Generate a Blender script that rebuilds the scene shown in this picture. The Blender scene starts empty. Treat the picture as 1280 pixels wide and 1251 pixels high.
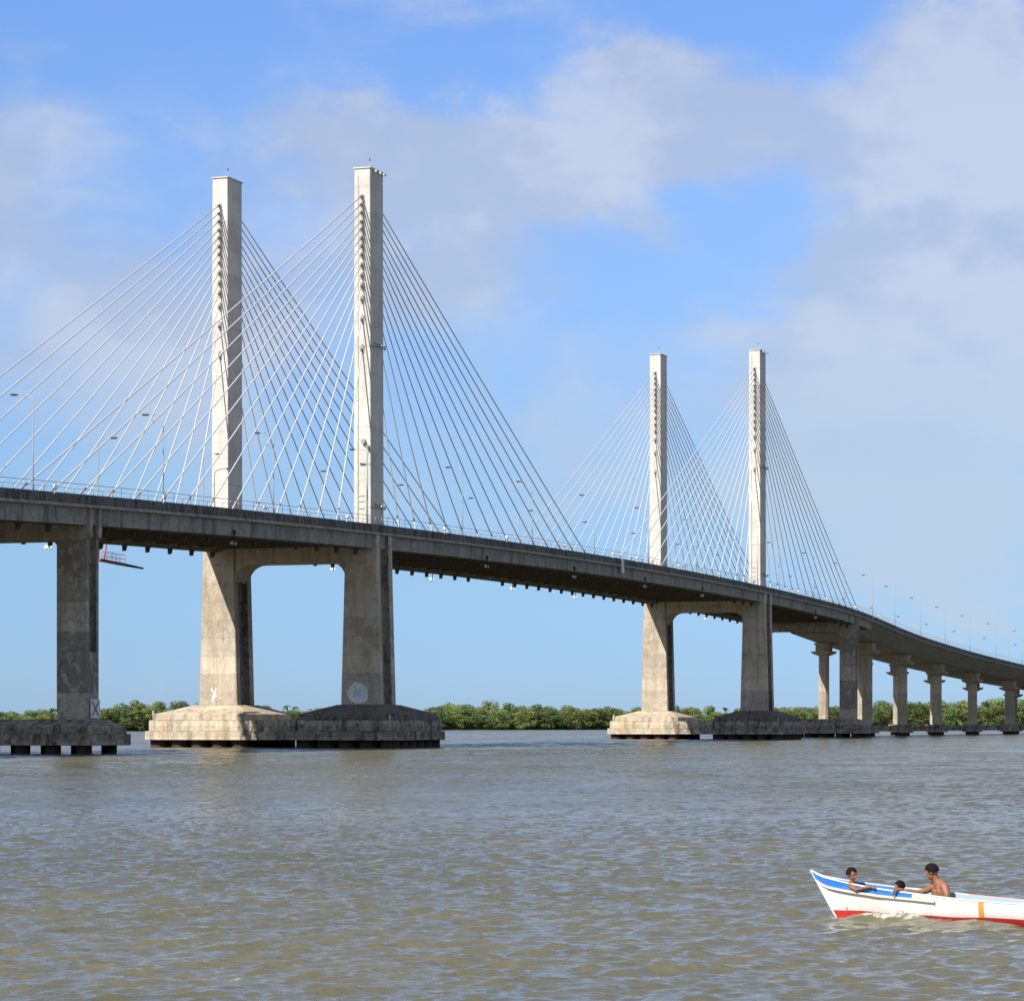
import bpy, bmesh, math, random
import numpy as np
from mathutils import Vector, Matrix, Quaternion

random.seed(7)
rng = np.random.default_rng(11)
R = math.radians
scene = bpy.context.scene
COL = scene.collection

# ------------------------------------------------------------------ helpers
# Bridge frame: s runs along the deck, t across it (towards the near bank), z up.  World = (s, -t, z); water is z = 0.
def W(s, t, z):
    return Vector((s, -t, z))

class MB:
    """collects shapes, then links them as ONE mesh object"""
    def __init__(self):
        self.v = []; self.f = []; self.m = []; self.sm = []
    def face(self, idx, m=0, smooth=False):
        self.f.append(tuple(idx)); self.m.append(m); self.sm.append(smooth)
    def add(self, pts, faces, m=0, smooth=False):
        o = len(self.v)
        self.v += [Vector(p) for p in pts]
        for f in faces:
            self.face([i + o for i in f], m, smooth)
        return o
    def hexa(self, lo, hi, m=0):
        """two matching 4-point loops -> closed solid"""
        self.add(list(lo) + list(hi), [(3, 2, 1, 0), (4, 5, 6, 7), (0, 1, 5, 4), (1, 2, 6, 5), (2, 3, 7, 6), (3, 0, 4, 7)], m)
    def box(self, s0, s1, t0, t1, z0, z1, m=0):
        self.hexa([W(s0, t0, z0), W(s1, t0, z0), W(s1, t1, z0), W(s0, t1, z0)],
                  [W(s0, t0, z1), W(s1, t0, z1), W(s1, t1, z1), W(s0, t1, z1)], m)
    def prism(self, loops, m=0, cap=True, closed=True):
        """list of equally long point loops joined in order"""
        n = len(loops[0]); o = len(self.v)
        for l in loops:
            self.v += [Vector(p) for p in l]
        for k in range(len(loops) - 1):
            for i in range(n if closed else n - 1):
                j = (i + 1) % n
                self.face((o + k * n + i, o + k * n + j, o + (k + 1) * n + j, o + (k + 1) * n + i), m)
        if cap:
            self.face(tuple(o + i for i in range(n))[::-1], m)
            self.face(tuple(o + (len(loops) - 1) * n + i for i in range(n)), m)
    def tube(self, pts, r, n=8, m=0, smooth=True):
        pts = [Vector(p) for p in pts]
        rr = r if isinstance(r, (list, tuple)) else [r] * len(pts)
        o = len(self.v); prev = None
        for k, p in enumerate(pts):
            d = (pts[min(k + 1, len(pts) - 1)] - pts[max(k - 1, 0)]).normalized()
            if prev is None:
                a = Vector((0, 0, 1)) if abs(d.z) < .9 else Vector((1, 0, 0))
                u = d.cross(a).normalized()
            else:
                u = (prev - d * prev.dot(d)).normalized()
            prev = u; w = d.cross(u)
            for i in range(n):
                a = 2 * math.pi * i / n
                self.v.append(p + (u * math.cos(a) + w * math.sin(a)) * rr[k])
        for k in range(len(pts) - 1):
            for i in range(n):
                j = (i + 1) % n
                self.face((o + k * n + i, o + k * n + j, o + (k + 1) * n + j, o + (k + 1) * n + i), m, smooth)
        self.face(tuple(o + i for i in range(n))[::-1], m)
        self.face(tuple(o + (len(pts) - 1) * n + i for i in range(n)), m)
    def ball(self, c, r, n=10, m=0, sx=1, sy=1, sz=1):
        c = Vector(c); o = len(self.v); h = n // 2
        for k in range(1, h):
            a = math.pi * k / h
            for i in range(n):
                b = 2 * math.pi * i / n
                self.v.append(c + Vector((sx * r * math.sin(a) * math.cos(b), sy * r * math.sin(a) * math.sin(b), sz * r * math.cos(a))))
        top = len(self.v); self.v.append(c + Vector((0, 0, r * sz))); self.v.append(c - Vector((0, 0, r * sz)))
        for k in range(h - 2):
            for i in range(n):
                j = (i + 1) % n
                self.face((o + k * n + i, o + (k + 1) * n + i, o + (k + 1) * n + j, o + k * n + j), m, True)
        for i in range(n):
            j = (i + 1) % n
            self.face((top, o + i, o + j), m, True)
            self.face((top + 1, o + (h - 2) * n + j, o + (h - 2) * n + i), m, True)
    def build(self, name, mats, parent=None, bevel=0, recalc=True):
        me = bpy.data.meshes.new(name)
        base = Vector((0, 0, 0))
        if parent is not None:
            base = world_loc(parent)
        me.from_pydata([tuple(v) for v in self.v], [], self.f)
        me.polygons.foreach_set('material_index', self.m)
        me.polygons.foreach_set('use_smooth', self.sm)
        for mt in (mats if isinstance(mats, (list, tuple)) else [mats]):
            me.materials.append(mt)
        if recalc:
            bm = bmesh.new(); bm.from_mesh(me)
            bmesh.ops.recalc_face_normals(bm, faces=bm.faces)
            bm.to_mesh(me); bm.free()
        o = bpy.data.objects.new(name, me); COL.objects.link(o)
        if parent is not None:
            o.parent = parent
            o.matrix_parent_inverse = Matrix.Identity(4)
            top = parent
            while top.parent is not None: top = top.parent
            if top.get('_framed') is None:
                me.transform(Matrix.Translation(-base))
        if bevel:
            b = o.modifiers.new('bevel', 'BEVEL'); b.width = bevel; b.segments = 1; b.limit_method = 'ANGLE'; b.angle_limit = R(40)
        return o

LOC = {}
def world_loc(o):
    while o.parent is not None: o = o.parent
    return LOC.get(o.name, Vector((0, 0, 0)))

def thing(name, label, cat, loc=(0, 0, 0), rz=None, group=None):
    o = bpy.data.objects.new(name, None); COL.objects.link(o)
    o.location = loc
    o.empty_display_size = .5
    LOC[o.name] = Vector(loc)
    if rz is not None:                      # parts are modelled in the thing's own frame
        o.rotation_euler = (0, 0, rz); o['_framed'] = 1
    o['label'] = label; o['category'] = cat
    if group: o['group'] = group
    return o

def tag(o, label, cat, group=None):
    o['label'] = label; o['category'] = cat
    if group: o['group'] = group
    return o

def copy_tree(o, parent=None):
    c = o.copy(); COL.objects.link(c)
    if parent is not None: c.parent = parent
    for ch in list(o.children):
        copy_tree(ch, c)
    return c

# ------------------------------------------------------------------ materials
class N:
    def __init__(self, mat):
        self.nt = mat.node_tree; self.n = self.nt.nodes; self.l = self.nt.links
    def new(self, t, **k):
        o = self.n.new(t)
        for a, b in k.items(): setattr(o, a, b)
        return o
    def put(self, sock, v):
        if isinstance(v, bpy.types.NodeSocket): self.l.new(v, sock)
        else: sock.default_value = v
    def math(self, op, a, b=0.0, c=0.0, clamp=False):
        m = self.new('ShaderNodeMath', operation=op, use_clamp=clamp)
        self.put(m.inputs[0], a); self.put(m.inputs[1], b); self.put(m.inputs[2], c)
        return m.outputs[0]
    def mix(self, f, a, b, mode='MIX'):
        m = self.new('ShaderNodeMix', data_type='RGBA', blend_type=mode)
        self.put(m.inputs[0], f)
        for s, v in ((m.inputs[6], a), (m.inputs[7], b)):
            self.put(s, v if isinstance(v, bpy.types.NodeSocket) else (*v, 1) if len(v) == 3 else v)
        return m.outputs[2]
    def ramp(self, f, a, b, lo=0.0, hi=1.0):
        m = self.new('ShaderNodeMapRange', clamp=True)
        m.interpolation_type = 'SMOOTHSTEP'
        self.put(m.inputs[0], f); self.put(m.inputs[1], a); self.put(m.inputs[2], b); self.put(m.inputs[3], lo); self.put(m.inputs[4], hi)
        return m.outputs[0]
    def noise(self, vec, scale, detail=4, rough=.55, dist=0.0):
        t = self.new('ShaderNodeTexNoise'); t.noise_dimensions = '3D'
        self.put(t.inputs['Vector'], vec); t.inputs['Scale'].default_value = scale
        t.inputs['Detail'].default_value = detail; t.inputs['Roughness'].default_value = rough; t.inputs['Distortion'].default_value = dist
        return t.outputs[0]
    def scale(self, vec, x, y, z):
        m = self.new('ShaderNodeMapping'); m.inputs['Scale'].default_value = (x, y, z); self.put(m.inputs['Vector'], vec)
        return m.outputs[0]

def mat(name, col=(.5, .5, .5), rough=.6, metal=0.0, spec=.5):
    m = bpy.data.materials.new(name); m.use_nodes = True
    b = m.node_tree.nodes['Principled BSDF']
    b.inputs['Base Color'].default_value = (*col, 1); b.inputs['Roughness'].default_value = rough; b.inputs['Metallic'].default_value = metal
    b.inputs['Specular IOR Level'].default_value = spec
    return m

def concrete(name, base, dark, stain=.5, streak=.5, band=0.0, lift=2.2, rough=.9, pale=0, warm=None, board=.25, zdark=None):
    """cast concrete: casting lifts with joints, run-off streaks, mould blotches, pitting"""
    m = mat(name, base, rough, spec=.25); k = N(m); b = k.n['Principled BSDF']
    pos = k.new('ShaderNodeNewGeometry').outputs['Position']
    sep = k.new('ShaderNodeSeparateXYZ'); k.l.new(pos, sep.inputs[0]); z = sep.outputs[2]
    big = k.noise(pos, .22, 5, .6); mid = k.noise(pos, 1.3, 5, .65); fine = k.noise(pos, 7, 4, .7)
    c = k.mix(k.ramp(big, .35, .68), base, tuple(x * .8 for x in base))
    if warm:
        c = k.mix(k.ramp(k.noise(k.scale(pos, .5, .5, .28), 1.0, 4, .6), .5, .68, 0, .8), c, warm)
    if band:
        lf = k.math('DIVIDE', z, lift)
        fl = k.math('FLOOR', lf)
        wn = k.new('ShaderNodeTexWhiteNoise', noise_dimensions='1D'); k.l.new(fl, wn.inputs['W'])
        c = k.mix(k.math('MULTIPLY', wn.outputs[0], band), c, dark)
        fr = k.math('FRACT', lf)
        j = k.math('LESS_THAN', fr, .035)
        c = k.mix(k.math('MULTIPLY', j, k.ramp(mid, .35, .6, .1, .75)), c, dark)
        # boards run a bit of grime under each joint
        c = k.mix(k.math('MULTIPLY', k.ramp(fr, .6, 1.0), k.ramp(k.noise(k.scale(pos, 1.6, 1.6, .5), 1, 4), .5, .72, 0, .55)), c, dark)
    wv = k.new('ShaderNodeMix', data_type='VECTOR'); wv.inputs[0].default_value = .12
    nz = k.new('ShaderNodeTexNoise'); nz.inputs['Scale'].default_value = .8; k.l.new(pos, nz.inputs['Vector'])
    k.l.new(pos, wv.inputs[4]); k.l.new(nz.outputs[1], wv.inputs[5])
    st = k.noise(k.scale(wv.outputs[1], 1.0, 1.0, .11), 1.0, 6, .68)
    c = k.mix(k.ramp(st, .47, .64, 0, streak), c, dark)
    st2 = k.noise(k.scale(pos, 5, 5, .15), 1.0, 4, .6)
    c = k.mix(k.ramp(st2, .52, .7, 0, streak * .3), c, tuple(x * .7 for x in dark))
    c = k.mix(k.ramp(mid, .49, .64, 0, stain), c, dark)
    c = k.mix(k.ramp(fine, .45, .68, 0, board), c, tuple(min(1, x * 1.25) for x in base))
    if pale:        # lime bloom and worn patches
        pn = k.noise(k.scale(pos, 1.1, 1.1, .8), 1.0, 7, .7, .3)
        c = k.mix(k.ramp(pn, .52, .64, 0, pale), c, tuple(min(.6, x * 1.5) for x in base))
    if zdark:
        zz = k.math('ADD', z, k.math('MULTIPLY', k.math('SUBTRACT', mid, .5), 1.2))
        c = k.mix(k.ramp(zz, zdark[0], zdark[1], zdark[2], 0), c, zdark[3])
    k.l.new(c, b.inputs['Base Color'])
    bp = k.new('ShaderNodeBump'); bp.inputs['Strength'].default_value = .5; bp.inputs['Distance'].default_value = .05
    k.l.new(k.math('ADD', mid, fine), bp.inputs['Height']); k.l.new(bp.outputs[0], b.inputs['Normal'])
    return m

M = {}
M['pylon'] = concrete('pylon_concrete', (.66, .63, .57), (.36, .33, .285), stain=.2, streak=.3, band=.22, lift=3.4, board=.15)
M['groove'] = concrete('stained_dark_groove_concrete', (.26, .235, .195), (.05, .046, .04), stain=.7, streak=.9)  # stains over a darker base; the recess shade is put into the colour
M['leg'] = concrete('leg_concrete', (.61, .52, .395), (.18, .148, .11), stain=.24, streak=.42, pale=.32, band=.45, lift=2.35, warm=(.42, .31, .19))
M['anchor_leg'] = concrete('anchor_pier_concrete', (.49, .425, .335), (.12, .103, .082), stain=.42, streak=.45, pale=.45, band=.8, lift=3.1)
M['column'] = concrete('column_concrete', (.50, .42, .32), (.17, .14, .11), stain=.35, streak=.45, band=.35, lift=2.6, warm=(.46, .32, .19))
M['cap'] = concrete('pile_cap_concrete', (.66, .56, .41), (.13, .11, .085), stain=.34, streak=.55, pale=.25, band=.3, lift=.68, warm=(.55, .38, .2))  # lighter copy for the far caps; their sunlight is put into the colour
M['cap_dark'] = concrete('weathered_shaded_cap_concrete', (.41, .35, .27), (.058, .05, .041), stain=.85, streak=.95, pale=.55, band=.45, lift=.68, warm=(.34, .24, .14))  # darker, more stained copy; the shade under the deck is in its colour
M['slope_dark'] = concrete('dark_slope_concrete', (.20, .17, .135), (.045, .04, .034), stain=.85, streak=.35)  # darkest blotchy tone, for the sloping tops of the near caps
M['beam'] = concrete('edge_beam_concrete', (.30, .29, .26), (.11, .104, .093), stain=.45, streak=.9, pale=.3, board=.3)
M['parapet'] = concrete('parapet_concrete', (.15, .143, .13), (.03, .029, .028), stain=.8, streak=1.0, pale=.4, board=.5)
M['ledge'] = concrete('ledge_concrete', (.38, .355, .31), (.12, .11, .1), stain=.5, streak=.6)
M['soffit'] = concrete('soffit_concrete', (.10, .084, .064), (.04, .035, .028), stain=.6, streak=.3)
M['web'] = concrete('girder_concrete', (.30, .295, .27), (.15, .145, .13), stain=.4, streak=.55, board=.2)
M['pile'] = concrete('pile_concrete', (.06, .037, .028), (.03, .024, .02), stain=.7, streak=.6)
M['asphalt'] = mat('asphalt', (.05, .05, .05), .95)
M['cable'] = mat('white_cable_sheath', (.52, .525, .53), .45)
M['collar'] = mat('cable_collar_steel', (.16, .16, .155), .5, .2)
M['steel'] = mat('galvanised_steel', (.42, .42, .41), .5, .4)
M['pole'] = mat('lamp_pole_paint', (.36, .38, .40), .6, .1)
M['dark'] = mat('dark_grey_metal', (.03, .032, .035), .8, 0, .15)
M['white'] = mat('white_enamel', (.6, .6, .58), .5)
M['glass'] = mat('lamp_glass', (.5, .52, .54), .12)
M['red_steel'] = mat('faded_red_paint', (.36, .10, .085), .7)
M['sign_white'] = mat('sign_white_paint', (.68, .68, .66), .6)
M['sign_cross'] = mat('sign_brown_paint', (.26, .11, .025), .6)
M['graffiti'] = concrete('white_graffiti_paint', (.80, .79, .77), (.5, .48, .44), stain=.4, streak=.2)
M['graffiti_blue'] = mat('grey_blue_paint', (.52, .55, .58), .85)
M['red_lamp'] = mat('red_lamp_glass', (.35, .02, .02), .3)
M['banner'] = mat('faded_banner_cloth', (.66, .60, .60), .8)

# ------------------------------------------------------------------ bridge geometry
HW = 3.13
def ztab():
    S = [-400, 270, 291, 307.5, 319, 333, 352.6, 381.5, 409, 437, 466, 900]
    Z = [None, 28.2, 27.4, 26.45, 25.75, 25.0, 24.1, 22.95, 21.75, 20.55, 19.25, 0.5]
    return S, Z
_S, _Z = ztab()
def zt_raw(s):
    if s <= 270: return 26.6 + HW - 7.7e-5 * (s - 130) ** 2
    for i in range(1, len(_S) - 1):
        if s <= _S[i + 1]:
            f = (s - _S[i]) / (_S[i + 1] - _S[i]); return _Z[i] + f * (_Z[i + 1] - _Z[i])
    return _Z[-1]
def ztop(s):
    if s < 250: return zt_raw(s)
    return sum(zt_raw(s + d) for d in range(-12, 13, 3)) / 9
def off(s):
    return .0005 * max(0.0, s - 350) ** 2
def P(s, t, dz):
    """point on the deck: dz measured from the top of the parapet"""
    return W(s, t + off(s), ztop(s) + dz)
FAR = -19.9
def mir(t):
    return FAR - t

def sweep(mb, prof, ss, m=0, cap=True):
    mb.prism([[P(s, t, z) for t, z in prof] for s in ss], m, cap)

S_END = 296.0
ss_main = [-190] + list(np.arange(-186, S_END, 6.0)) + [S_END]
ss_app = [S_END + .05] + list(np.arange(302, 760, 6.0))
CAB = [10.65 + 6.24 * i for i in range(14)]
TOW = [0.0, 200.0]
cab_s = sorted([T + sg * c for T in TOW for sg in (-1, 1) for c in CAB])
beam_s = sorted(cab_s + [-97.8, -104, -110.3] + [-4.4, 4.4, 195.6, 204.4])

bridge = thing('cable_stayed_bridge', 'long concrete cable stayed bridge with four pale pylons crossing the wide brown river', 'bridge')

# deck: slab with its floor beams
mb = MB()
sweep(mb, [(2.35, -1.02), (2.35, -1.3), (1.75, -1.36), (-.6, -1.55), (FAR + .6, -1.55), (FAR - 1.75, -1.36), (FAR - 2.35, -1.3), (FAR - 2.35, -1.02)], ss_main)
for s in np.arange(-184, 292, 6.24):
    z = ztop(s)
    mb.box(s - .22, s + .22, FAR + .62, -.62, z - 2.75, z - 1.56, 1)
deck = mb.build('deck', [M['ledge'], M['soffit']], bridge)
mb = MB(); sweep(mb, [(1.6, -.99), (FAR - 1.6, -.99), (FAR - 1.6, -1.015), (1.6, -1.015)], ss_main)
mb.build('road_surface', M['asphalt'], deck)
for side in (0, 1):
    f = (lambda t: t) if side == 0 else mir
    mb = MB()
    ss = [s for s in ss_main]
    sweep(mb, [(f(1.75), -1.365), (f(1.68), -3.05), (f(-.6), -3.05), (f(-.6), -1.56)], ss, 0)
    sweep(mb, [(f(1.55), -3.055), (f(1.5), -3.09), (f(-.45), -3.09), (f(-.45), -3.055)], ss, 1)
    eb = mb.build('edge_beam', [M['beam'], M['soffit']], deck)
    for s in beam_s:                       # stay anchor blocks hanging from the beam
        if s < -115 or (side == 0 and s > 283): continue
        z = ztop(s) - 3.06
        mb = MB()
        mb.hexa([W(s - .8, f(.4), z), W(s + .8, f(.4), z), W(s + .8, f(-.4), z), W(s - .8, f(-.4), z)],
                [W(s - .1, f(.3), z - .16), W(s + .16, f(.3), z - .16), W(s + .16, f(-.3), z - .16), W(s - .1, f(-.3), z - .16)])
        mb.hexa([W(s - .24, f(.26), z - .08), W(s + .24, f(.26), z - .08), W(s + .24, f(-.26), z - .08), W(s - .24, f(-.26), z - .08)],
                [W(s - .26, f(.22), z - .82), W(s + .0, f(.22), z - .76), W(s + .0, f(-.22), z - .76), W(s - .26, f(-.22), z - .82)])
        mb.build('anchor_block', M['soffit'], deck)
    mb = MB()
    # precast parapet panels with open joints
    s = -188.0
    while s < S_END - .5:
        e = min(s + 3.09, S_END)
        a = random.uniform(-.02, .02)
        mb.prism([[P(q, f(2.2 + a), -.015), P(q, f(2.23 + a), -1.01), P(q, f(1.9), -1.01), P(q, f(1.95), 0)] for q in (s + .02, e)])
        s += 3.12
    mb.build('parapet', M['parapet'], deck)
    mb = MB()
    for h in (1.0, .52):
        mb.tube([P(s, f(2.05), h) for s in ss], .035 if h == 1 else .022, 5)
    for s in np.arange(-188, S_END, 2.08):
        mb.tube([P(s, f(2.05), -.02), P(s, f(2.05), 1.0)], .03, 4)
    mb.build('railing', M['steel'], deck)

# towers: pylons on legs
ANCH = [67.2, 66.2, 65.2, 64.05, 63.1, 62.0, 61.0, 59.9, 58.6, 57.3, 56.0, 54.3, 51.8, 48.0]
TOPZ = {0.0: 73.75, 200.0: 74.85}
def leg_loop(cs, ct, hs, ht, z, fl, dp, dt=0):
    a, b = cs - hs, cs + hs; g0, g1 = a + fl, b - fl
    l, r = ct - ht + dt, ct + ht + dt
    pts = [(a, l), (a, r), (g0, r), (g0 + .12, r - dp), (g1 - .12, r - dp), (g1, r), (b, r), (b, l), (g1, l), (g1 - .12, l + dp), (g0 + .12, l + dp), (g0, l)]
    return [W(s, t, z) for s, t in pts]
def oct_loop(cs, ct, hs, ht, ch, z):
    pts = [(-hs, -ht + ch), (-hs, ht - ch), (-hs + ch, ht), (hs - ch, ht), (hs, ht - ch), (hs, -ht + ch), (hs - ch, -ht), (-hs + ch, -ht)]
    return [W(cs + a, ct + b, z) for a, b in pts]

for T in TOW:
    for ct in (0.0, FAR):
        zt = TOPZ[T]; zb = ztop(T) - 1.0
        mb = MB()
        def sq(z):
            f = (z - zb) / (zt - zb)
            ht = 1.17 - .09 * f; hs = 2.22; c = .05
            return [W(T + a, ct + b, z) for a, b in ((-hs, -ht + c), (-hs, ht - c), (-hs + c, ht), (hs - c, ht), (hs, ht - c), (hs, -ht + c), (hs - c, -ht), (-hs + c, -ht))]
        mb.prism([sq(z) for z in np.linspace(zb, zt, 8)])
        for a in ANCH:                      # corbels round the stay sockets on both faces
            za = a + HW + (zt - 73.75)
            for sg in (-1, 1):
                x0 = T + sg * 2.21; x1 = T + sg * 2.5
                mb.hexa([W(x0, ct - .3, za - .95), W(x0, ct + .3, za - .95), W(x0, ct + .3, za + .1), W(x0, ct - .3, za + .1)],
                        [W(x0 + sg * .03, ct - .2, za - .8), W(x0 + sg * .03, ct + .2, za - .8), W(x1, ct + .22, za + .02), W(x1, ct - .22, za + .02)])
        near = ct == 0.0
        py = mb.build('pylon', M['pylon'], bridge)
        py['label'] = ('near' if near else 'far') + ' side pylon of the ' + ('nearer' if T == 0 else 'farther') + ' tower'
        mb = MB(); mb.prism([[W(T + a, ct + b, z) for a, b in ((-2.36, -1.2), (-2.36, 1.2), (2.36, 1.2), (2.36, -1.2))] for z in (zt + .02, zt + .17)])
        mb.build('top_slab', M['pylon'], py)
        mb = MB(); mb.tube([W(T - .2, ct + .2, zt + .17), W(T - .2, ct + .2, zt + 1.35)], .025, 5, 0)
        mb.tube([W(T - .2, ct + .2, zt + 1.35), W(T - .2, ct + .2, zt + 1.62)], .11, 8, 1)
        mb.build('beacon_rod', [M['steel'], M['red_lamp']], py)
        if near:
            for q in (-1.2, .3, 1.5):
                mb = MB()
                mb.box(T + q, T + q + .45, ct + 1.12, ct + 1.55, zt - .32, zt - .06, 0)
                mb.tube([W(T + q + .2, ct + 1.1, zt - .2), W(T + q + .2, ct + 1.8, zt - .28)], .05, 5, 1)
                mb.build('top_lamp', [M['white'], M['dark']], py)
            for hz in (zt - 22.6, zb + 3.2):
                mb = MB()
                r0 = 1.13
                mb.tube([W(T - 2.1, ct + r0, hz), W(T - 1.2, ct + r0 + .75, hz - .1), W(T + 1.2, ct + r0 + .75, hz - .1), W(T + 2.7, ct + r0 - .1, hz)], .06, 5, 0)
                mb.tube([W(T - .9, ct + r0, hz + .5), W(T - .9, ct + r0 + .7, hz + .1)], .05, 5, 0)
                mb.tube([W(T + .9, ct + r0, hz + .5), W(T + .9, ct + r0 + .7, hz + .1)], .05, 5, 0)
                mb.ball(W(T - .3, ct + r0 + .75, hz + .15), .17, 8, 1); mb.ball(W(T + .9, ct + r0 + .75, hz + .15), .17, 8, 1)
                mb.build('light_bracket', [M['dark'], M['white']], py)
            mb = MB()
            mb.tube([W(T - 2.26, ct - .55, zb), W(T - 2.26, ct - .55, zt - 1)], .035, 5)
            mb.tube([W(T - 2.26, ct + .62, zb), W(T - 2.26, ct + .62, zb + 10.5)], .05, 5)
            for q in (3.0, 3.9, 4.6):
                mb.box(T - 2.3, T - 2.2, ct - .5, ct + .3, zb + q, zb + q + .1)
            mb.build('conduit', M['steel'], py)
            if T == 0:
                mb = MB()
                mb.tube([W(T - 2.22, ct + .25, zb + 11.6), W(T - 2.7, ct + .25, zb + 11.55)], .3, 14, 0)
                mb.tube([W(T - 2.22, ct + .85, zb + 10.9), W(T - 2.75, ct + .85, zb + 10.75)], .22, 12, 0)
                mb.build('round_floodlight', M['steel'], py)
        # stay cables
        for sg in (-1, 1):
            for i, c in enumerate(CAB[::-1]):
                s = T + sg * c
                a = W(T + sg * 2.2, ct, ANCH[i] + HW + (zt - 73.75))
                b = P(s, ct, 0)
                d = (b - a).normalized()
                b = b + d * (2.4 / max(.3, -d.z))   # runs on below the parapet to its block
                mb = MB()
                sag = [a.lerp(b, q) - Vector((0, 0, .0022 * (a - b).length * 4 * q * (1 - q))) for q in np.linspace(0, 1, 9)]
                mb.tube(sag, .082, 8, 0)
                mb.tube([a - d * .2, a + d * .75], .17, 8, 1)
                L = (b - a).length
                q = 2.4 / max(.3, -d.z)
                mb.tube([b - d * (q + 1.6), b - d * .3], .115, 8, 0)
                mb.tube([b - d * (q + 1.9), b - d * (q + 1.6)], .15, 8, 1)
                mb.build('stay_cable', [M['cable'], M['collar']], py)
    # legs below the deck, portal beam, pile caps
    zb = 5.42
    for ct in (0.0, FAR):
        mb = MB(); ztp = ztop(T) - 1.32
        for q in range(1):
            loops = []
            for f in np.linspace(0, 1, 9):
                z = zb + (ztp - zb) * f
                e = max(0, (f - .0)) 
                loops.append(leg_loop(T - .05, ct, 2.72, 2.7 - .5 * min(1, f / .82), z, 1.25, .8))
            mb.prism(loops)
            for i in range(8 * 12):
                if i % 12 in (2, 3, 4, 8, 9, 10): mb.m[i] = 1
        lg = mb.build('pier_leg', [M['leg'], M['groove']], bridge, bevel=.07)
        sg = 1 if ct == 0 else -1
        mb = MB()                               # stepped pile cap with sloping top
        cs = .25; cc = ct + (-.05 if ct == 0 else -.6)
        k = 1.0
        mb.prism([oct_loop(cs, cc, 9.1, 7.4, k, .95), oct_loop(cs, cc, 9.1, 7.4, k, 2.1)])
        mb.prism([oct_loop(cs, cc, 8.75, 7.0, k, 2.104), oct_loop(cs, cc, 8.75, 7.0, k, 3.48)])
        mb.prism([oct_loop(cs, cc, 8.4, 6.6, k, 3.484), oct_loop(cs, cc, 8.4, 6.6, k, 4.25), oct_loop(T * 0 + .0, ct, 3.3, 3.15, .3, 5.46)], 1)
        for vv in mb.v: vv.x += T
        pc = mb.build('pile_cap', [M['cap'] if ct != 0 else M['cap_dark'], M['cap'] if ct != 0 else M['slope_dark']], bridge, bevel=.06)  # sunlit tones for far caps, shaded tones for near ones, painted in
        for i in range(6):
            for j in range(5):
                mb = MB(); x = T + cs - 7.2 + 2.88 * i; t = cc - 5.7 + 2.85 * j
                r = 1.22
                mb.tube([W(x, t, -3), W(x, t, .96)], r, 16)
                mb.build('pile', M['pile'], pc)
        if True:
            mb = MB()
            sx = T - 8.35 if ct != 0 else T - 8.4
            mb.tube([W(T - 8.2, cc - 6.0 if ct else cc + 6.2, 3.4), W(T - 8.2, cc - 6.0 if ct else cc + 6.2, 4.7 if ct else 4.2)], .13, 8)
            mb.build('bollard', M['cap'], pc)
    mb = MB()
    mb.box(T - 8.75, T + 9.0, FAR + 6.0, -6.6, .98, 2.08)
    mb.box(T - 8.42, T + 8.7, FAR + 6.0, -6.6, 2.085, 3.46)
    mb.build('link_beam', M['cap_dark'], bridge, bevel=.05)
    # portal beam: rounded haunches
    zt_ = ztop(T) - 1.6; zbm = ztop(T) - 4.75
    t0, t1 = FAR + 2.15, -2.15; rad = 2.3
    low = [(t0, zbm - rad)] + [(t0 + rad - rad * math.cos(a), zbm - rad + rad * math.sin(a)) for a in np.linspace(.2, math.pi / 2, 7)]
    low += [(t1 - rad + rad * math.sin(a), zbm - rad + rad * math.cos(a)) for a in np.linspace(0, math.pi / 2 - .2, 7)] + [(t1, zbm - rad)]
    low = [(t0 - .15, zt_), (t0 - .15, zbm - rad)] + low[1:-1] + [(t1 + .15, zbm - rad), (t1 + .15, zt_)]
    mb = MB()
    mb.prism([[W(T + q, t, z) for t, z in low] for q in (-2.45, 2.35)])
    mb.build('portal_beam', M['leg'], bridge)

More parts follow.
